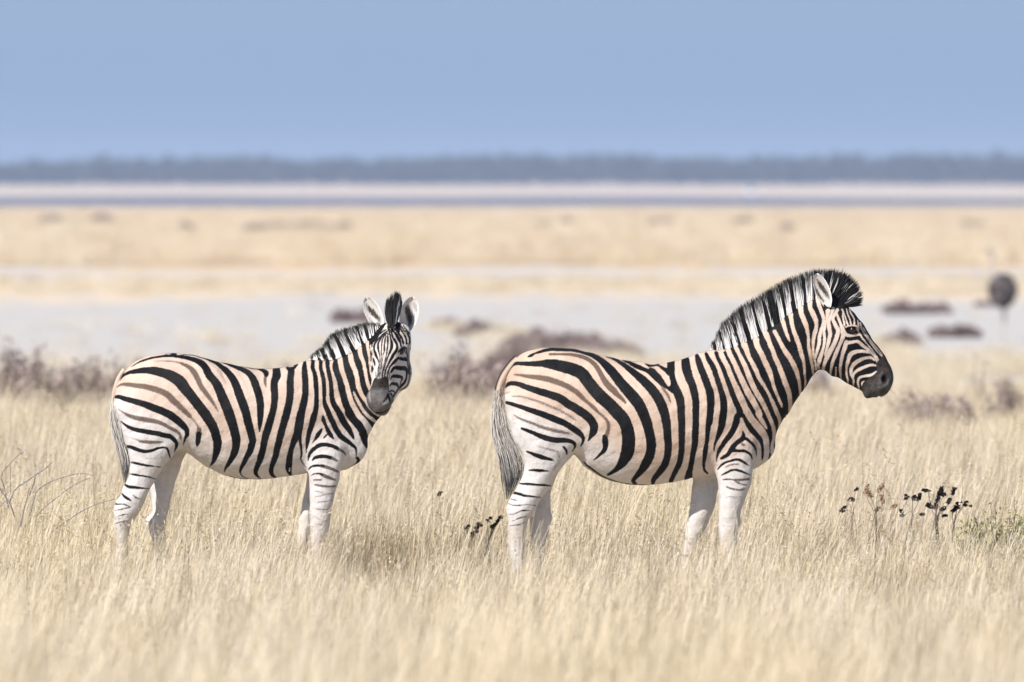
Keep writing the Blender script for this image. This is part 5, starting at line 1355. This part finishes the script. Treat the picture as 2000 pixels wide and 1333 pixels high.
def near_plants():
    seed_plant(1826, [([(1827, 1030), (1828, 1000), (1830, 975)], .006, .05), ([(1829, 1000), (1818, 985), (1812, 960), (1811, 958)], .004, .045), ([(1831, 1010), (1846, 996), (1856, 975), (1862, 962)], .005, .05),
                      ([(1832, 990), (1835, 968), (1836, 960)], .004, .05), ([(1836, 985), (1842, 970), (1843, 966)], .003, .02), ([(1829, 1002), (1816, 992), (1815, 986)], .003, .035), ([(1830, 1008), (1845, 1008)], .003, .03), ([(1829, 1010), (1828, 990)], .004, .04), ([(1830, 1012), (1822, 1000), (1820, 990)], .003, .03), ([(1832, 1006), (1850, 988), (1852, 980)], .003, .045), ([(1831, 1012), (1840, 1002), (1841, 994)], .003, .03)],
               'dead plant with the blackest seed heads standing in the grass on the right', BLACKHEAD, 1)
    seed_plant(1786, [([(1781, 1000), (1770, 985), (1769, 972)], .0035, .03), ([(1782, 996), (1782, 982), (1784, 972)], .004, .035), ([(1784, 1000), (1792, 986), (1795, 972)], .004, .05), ([(1782, 1004), (1764, 1008), (1760, 1006)], .003, .03), ([(1783, 1010), (1802, 1005)], .003, .02)],
               'dead plant with thinner black seed heads, left of the blackest one', BLACKHEAD, 2, 0.3)
    seed_plant(1862, [([(1862, 1030), (1860, 1010), (1861, 996)], .005, .06), ([(1864, 1020), (1868, 1000), (1868, 990)], .005, .05), ([(1866, 1015), (1880, 990), (1883, 980)], .003, .025), ([(1864, 1020), (1887, 985)], .003, .02)],
               'dead plant with drooping black seed heads between the blackest one and the green shrub', BLACKHEAD, 3, -0.3)
    seed_plant(1712, [([(1710, 1000), (1712, 975), (1718, 955)], .004, .06), ([(1710, 1000), (1702, 975), (1698, 965)], .004, .05), ([(1711, 1005), (1722, 990), (1725, 978)], .003, .05), ([(1709, 1010), (1694, 975), (1692, 960)], .003, .06), ([(1711, 1000), (1740, 996), (1746, 990)], .003, .04), ([(1711, 1005), (1712, 995)], .003, .03)],
               'dead plant with rusty brown seed heads below the bigger zebra\'s muzzle', BROWNLEAF, 4, 0.2)
    seed_plant(1668, [([(1666, 990), (1668, 970), (1672, 955)], .003, .02), ([(1665, 1000), (1655, 985), (1648, 992)], .003, .02), ([(1667, 1000), (1662, 975)], .003, .015), ([(1664, 1005), (1646, 998)], .003, .03)],
               'thin dead plant with few dark seeds, left of the rusty one', BLACKHEAD, 5, 0.1)
    for i, (px, py, lab) in enumerate([(858, 965, 'single black seed spike in the grass right of the smaller zebra\'s forelegs'), (912, 1030, 'dark dead plant low in the grass left of the bigger zebra\'s hind feet'), (952, 1015, 'dead plant with a dark spike just left of the bigger zebra\'s hind feet')]):
        seed_plant(px, [([(px + 3, py + 50), (px, py)], .0045, .024)] + ([([(px + 2, py + 45), (px + 10 + j * 5, py + 14 - j * 6)], .006, .012) for j in range(4)] if i else []), lab, BLACKHEAD, 20 + i, 0.35)
    # green shrub at the right edge
    r = np.random.default_rng(77); B = pos_near(1955, 1150, -0.2); B[2] = 0
    root = empty('green_shrub', Vector(B)); tag(root, 'low green shrub at the right edge among the straw grass', 'shrub')
    st, fo, rd = Geo(), Geo(), Geo()
    for i in range(120):
        u = r.uniform(-1, 1); v = r.uniform(-.6, .6); h = 0.50 * math.sqrt(max(0.05, 1 - (u*0.9)**2)) * r.uniform(.55, 1.05)
        tip = B + np.array([u * 0.30, v * .3, h]); P = [B + np.array([u*.06, v*.06, 0]), B + np.array([u*.17, v*.18, h*.5]), tip]
        st.tube(P, .004, .0015, r.random(), 4)
        for k in range(46):
            t = r.uniform(.2, 1) * 2; a = int(min(1, t)); c = P[a] + (P[a+1] - P[a]) * (t - a) + r.normal(0, .022, 3)
            (fo if r.random() > .05 or c[2] > B[2] + .22 else rd).leaf(c, r.uniform(.009, .020), r.random(), r, 0.8)
    st.obj('stems', TWIG, root); fo.obj('foliage', GREENLEAF, root)
    if rd.V: rd.obj('dead_leaves', BROWNLEAF, root)
    # thorn bush at the left edge: branches traced in place, white thorns along them
    root = empty('thorn_bush', Vector((pos_near(20, 1166)[0], ZD + 0.2, 0))); tag(root, 'bare thorn bush with long white thorns at the left edge', 'thorn bush')
    wood = Geo(); th = wood; q = lambda u, v: (u / 7.404, 860 + v / 7.404)
    br = [([(28,1010),(20,985),(-4,950)], 0.5, 1), ([q(125,980),q(90,850),q(80,740),q(40,620),q(12,540),q(45,460),q(150,340),q(240,240),q(355,165)], .4, .55), ([q(150,760),q(150,600),q(148,360)], .3, .5),
          ([(18,985),q(200,740),q(330,630),q(480,530),q(620,440),q(690,380),q(765,312)], .45, 1), ([q(425,800),q(490,620),q(510,530),q(560,450),q(610,440)], .4, 1), ([(40,1030),q(345,1010),q(380,880),q(425,690)], .6, .2),
          ([(60,1000),q(520,770),q(640,650),q(790,580),q(960,525),q(1100,490),q(1240,485),q(1340,515)], .45, .7), ([(70,1010),q(640,980),q(800,850),q(980,710),q(1160,605),q(1305,545)], .35, .15), ([(100,1040),q(1100,1080),q(1260,990),q(1390,930),q(1480,900),(225,975)], .3, .1), ([q(80,880),q(30,930),q(-40,960)], .3, 1), ([q(85,760),q(0,690),q(-60,640)], .3, 1)]
    for k, (P, w, dens) in enumerate(br):
        pp = [pos_near(a, b, 0.2 + 0.10 * math.sin(k * 2.1)) for a, b in P]
        pc = catmull(np.array(pp), 0.02); wood.tube(pc, .0048 * w * 1.5, .0018, 0.25 * r.random(), 5)
        for j in range(int(len(pc) * 0.8 * dens)):
            c = pc[r.integers(0, len(pc))]
            for s_ in range(2):
                d = r.normal(size=3); d[2] *= .6; d /= np.linalg.norm(d); th.tube([c, c + d * r.uniform(.015, .042)], .0024, .0005, 1.6, 3)
    wood.obj('branches', THORNWOOD, root)
    # fallen thorny twig and bunchgrass hummock under it
near_plants()

# ---------------------------------------------------------------- ostrich on the pan
def build_ostrich():
    Y = ydist(664); k = Y / FPX; g = float(gz(Y)); B = np.array([(1955 - 1000) * k, Y, g])
    root = empty('ostrich', Vector(B)); tag(root, 'grey brown ostrich standing on the pan at the right edge', 'ostrich')
    q = NT('ostrich_feathers'); geo = q.n('ShaderNodeNewGeometry'); n = q.noise(q.mapping(geo.outputs['Position'], (6, 6, 3)), 1.0, 4)
    feather = q.bsdf(q.mix(q.smooth(n, .35, .65), (0.055, 0.048, 0.048), (0.15, 0.125, 0.12)), .85, .1)
    skin = NT('ostrich_skin').bsdf((0.50, 0.44, 0.42), .7, .2); dark = NT('ostrich_beak').bsdf((0.16, .12, .09), .5, .3)
    r = np.random.default_rng(2)
    def X(px, py, dy=0.0): return np.array([(px - 1000) * k, Y + dy, CAMH - (py - HORIZON) * k])
    # body: egg-shaped, feathers as overlapping flakes
    V, F = [], []; nu, nv = 36, 24; c = X(1958, 568)
    for i in range(nv + 1):
        th = math.pi * i / nv
        for j in range(nu):
            ph = 6.2832 * j / nu; d = np.array([math.sin(th) * math.cos(ph), math.sin(th) * math.sin(ph), math.cos(th)])
            s = 1 + 0.035 * math.sin(9 * ph + 5 * th) + r.normal(0, .012)
            V.append(c + d * np.array([26 * k, 42 * k, 31 * k]) * s * (1 + .05 * math.sin(3 * ph)) + np.array([-4 * k * d[2], 0, 0]))
    for i in range(nv):
        for j in range(nu): F.append((i*nu+j, i*nu+(j+1) % nu, (i+1)*nu+(j+1) % nu, (i+1)*nu+j))
    mesh_obj('body', V, np.array(F), feather, root)
    fl = Geo()
    for i in range(500):
        d = r.normal(size=3); d /= np.linalg.norm(d); p = c + d * np.array([25 * k, 42 * k, 31 * k]); t = np.array([.2, .5, -1.0]); t -= d * (t @ d); t /= np.linalg.norm(t); b = np.cross(d, t); L = .20
        o = len(fl.V); fl.V += [p, p + t*L*.5 + b*.03 + d*.02, p + t*L + d*.012, p + t*L*.5 - b*.03 + d*.02]; fl.T += [.5]*4; fl.F.append((o, o+1, o+2, o+3))
    fl.obj('plumage', feather, root)
    nk = Geo(); nk.tube(catmull(np.array([X(1948, 556, -.35), X(1940, 545, -.5), X(1937, 525, -.52), X(1935, 505, -.5), X(1933, 493, -.5)]), .03), .042, .026, .5, 10); nk.obj('neck', skin, root, True)
    hd = Geo(); hd.tube([X(1936, 490, -.48), X(1934, 489.5, -.5), X(1931, 490, -.56), X(1929, 491, -.62)], .045, .028, .5, 10); ho = hd.obj('head', skin, root, True)
    bk = Geo(); bk.tube([X(1929, 491, -.62), X(1926, 492, -.70), X(1925, 492.6, -.74)], .026, .008, .5, 8); b = bk.obj('beak', dark, ho)
    b.matrix_parent_inverse = Matrix.Identity(4)
    for i, (xa, xb, dy) in enumerate(((1955, 1955, -.16), (1962, 1960, .14))):
        lg = Geo(); lg.tube(catmull(np.array([X(xa, 590, dy), X(xa + 1, 612, dy - .05), X(xb + 3, 632, dy + .05), X(xb, 650, dy), X(xb - 1, 661, dy - .02)]), .04), .042, .02, .5, 8)
        lg.tube([X(xb - 1, 661.5, dy), X(xb - 3, 663, dy - .14), X(xb - 4, 663.6, dy - .24)], .03, .012, .5, 6); lg.obj('leg', skin, root, True)
build_ostrich()

# ---------------------------------------------------------------- pale vehicle far off below the wood
def build_vehicle():
    Y = 2650.0; k = Y / FPX; g = -1.6; cx = (1467 - 1000) * k
    root = empty('far_vehicle', Vector((cx, Y, g))); tag(root, 'small white vehicle head on, far off below the wood', 'vehicle')
    paint = NT('white_paint').bsdf((0.80, 0.80, 0.80), .35, .5); glass = NT('glass').bsdf((0.05, .06, .07), .1, .5); tyre = NT('tyre').bsdf((0.03, .03, .03), .9, .1)
    def loft(name, rings, mat):
        V, F = [], []; n = len(rings[0])
        for ring in rings: V += ring
        for i in range(len(rings) - 1):
            for j in range(n): F.append((i*n+j, i*n+(j+1) % n, (i+1)*n+(j+1) % n, (i+1)*n+j))
        F += [tuple(range(n))[::-1], tuple(range((len(rings)-1)*n, len(rings)*n))]
        return mesh_obj(name, V, F, mat, root, smooth=False)
    def ring(y, w, z0, z1): return [(cx - w, y, g + z0), (cx + w, y, g + z0), (cx + w * .98, y, g + (z0 + z1) * .55), (cx + w * .84, y, g + z1), (cx - w * .84, y, g + z1), (cx - w * .98, y, g + (z0 + z1) * .55)]
    loft('body', [ring(Y - 2.3, .88, .45, 1.05), ring(Y - 2.2, .95, .4, 1.15), ring(Y - 1.1, .97, .4, 1.22), ring(Y - .5, .97, .4, 2.0), ring(Y + 1.9, .97, .4, 2.05), ring(Y + 2.3, .92, .45, 1.9)], paint)
    wv = [(cx - .78, Y - 1.09, g + 1.26), (cx + .78, Y - 1.09, g + 1.26), (cx + .66, Y - .60, g + 1.9), (cx - .66, Y - .60, g + 1.9)]
    mesh_obj('windscreen', [(a, b_ - .03, c) for a, b_, c in wv] + wv, [(0, 1, 2, 3), (7, 6, 5, 4), (0, 4, 5, 1), (1, 5, 6, 2), (2, 6, 7, 3), (3, 7, 4, 0)], glass, root, smooth=False)
    for sx in (-1, 1):
        for yy in (-1.4, 1.4):
            V = []; F = []; n = 14
            for i, xx in enumerate((.72, .98)):
                for j in range(n): V.append((cx + sx * xx, Y + yy + .36 * math.cos(6.2832 * j / n), g + .36 + .36 * math.sin(6.2832 * j / n)))
            F = [(j, (j+1) % n, n + (j+1) % n, n + j) for j in range(n)] + [tuple(range(n)), tuple(range(n, 2*n))[::-1]]
            mesh_obj('wheel', V, F, tyre, root, smooth=False)
build_vehicle()
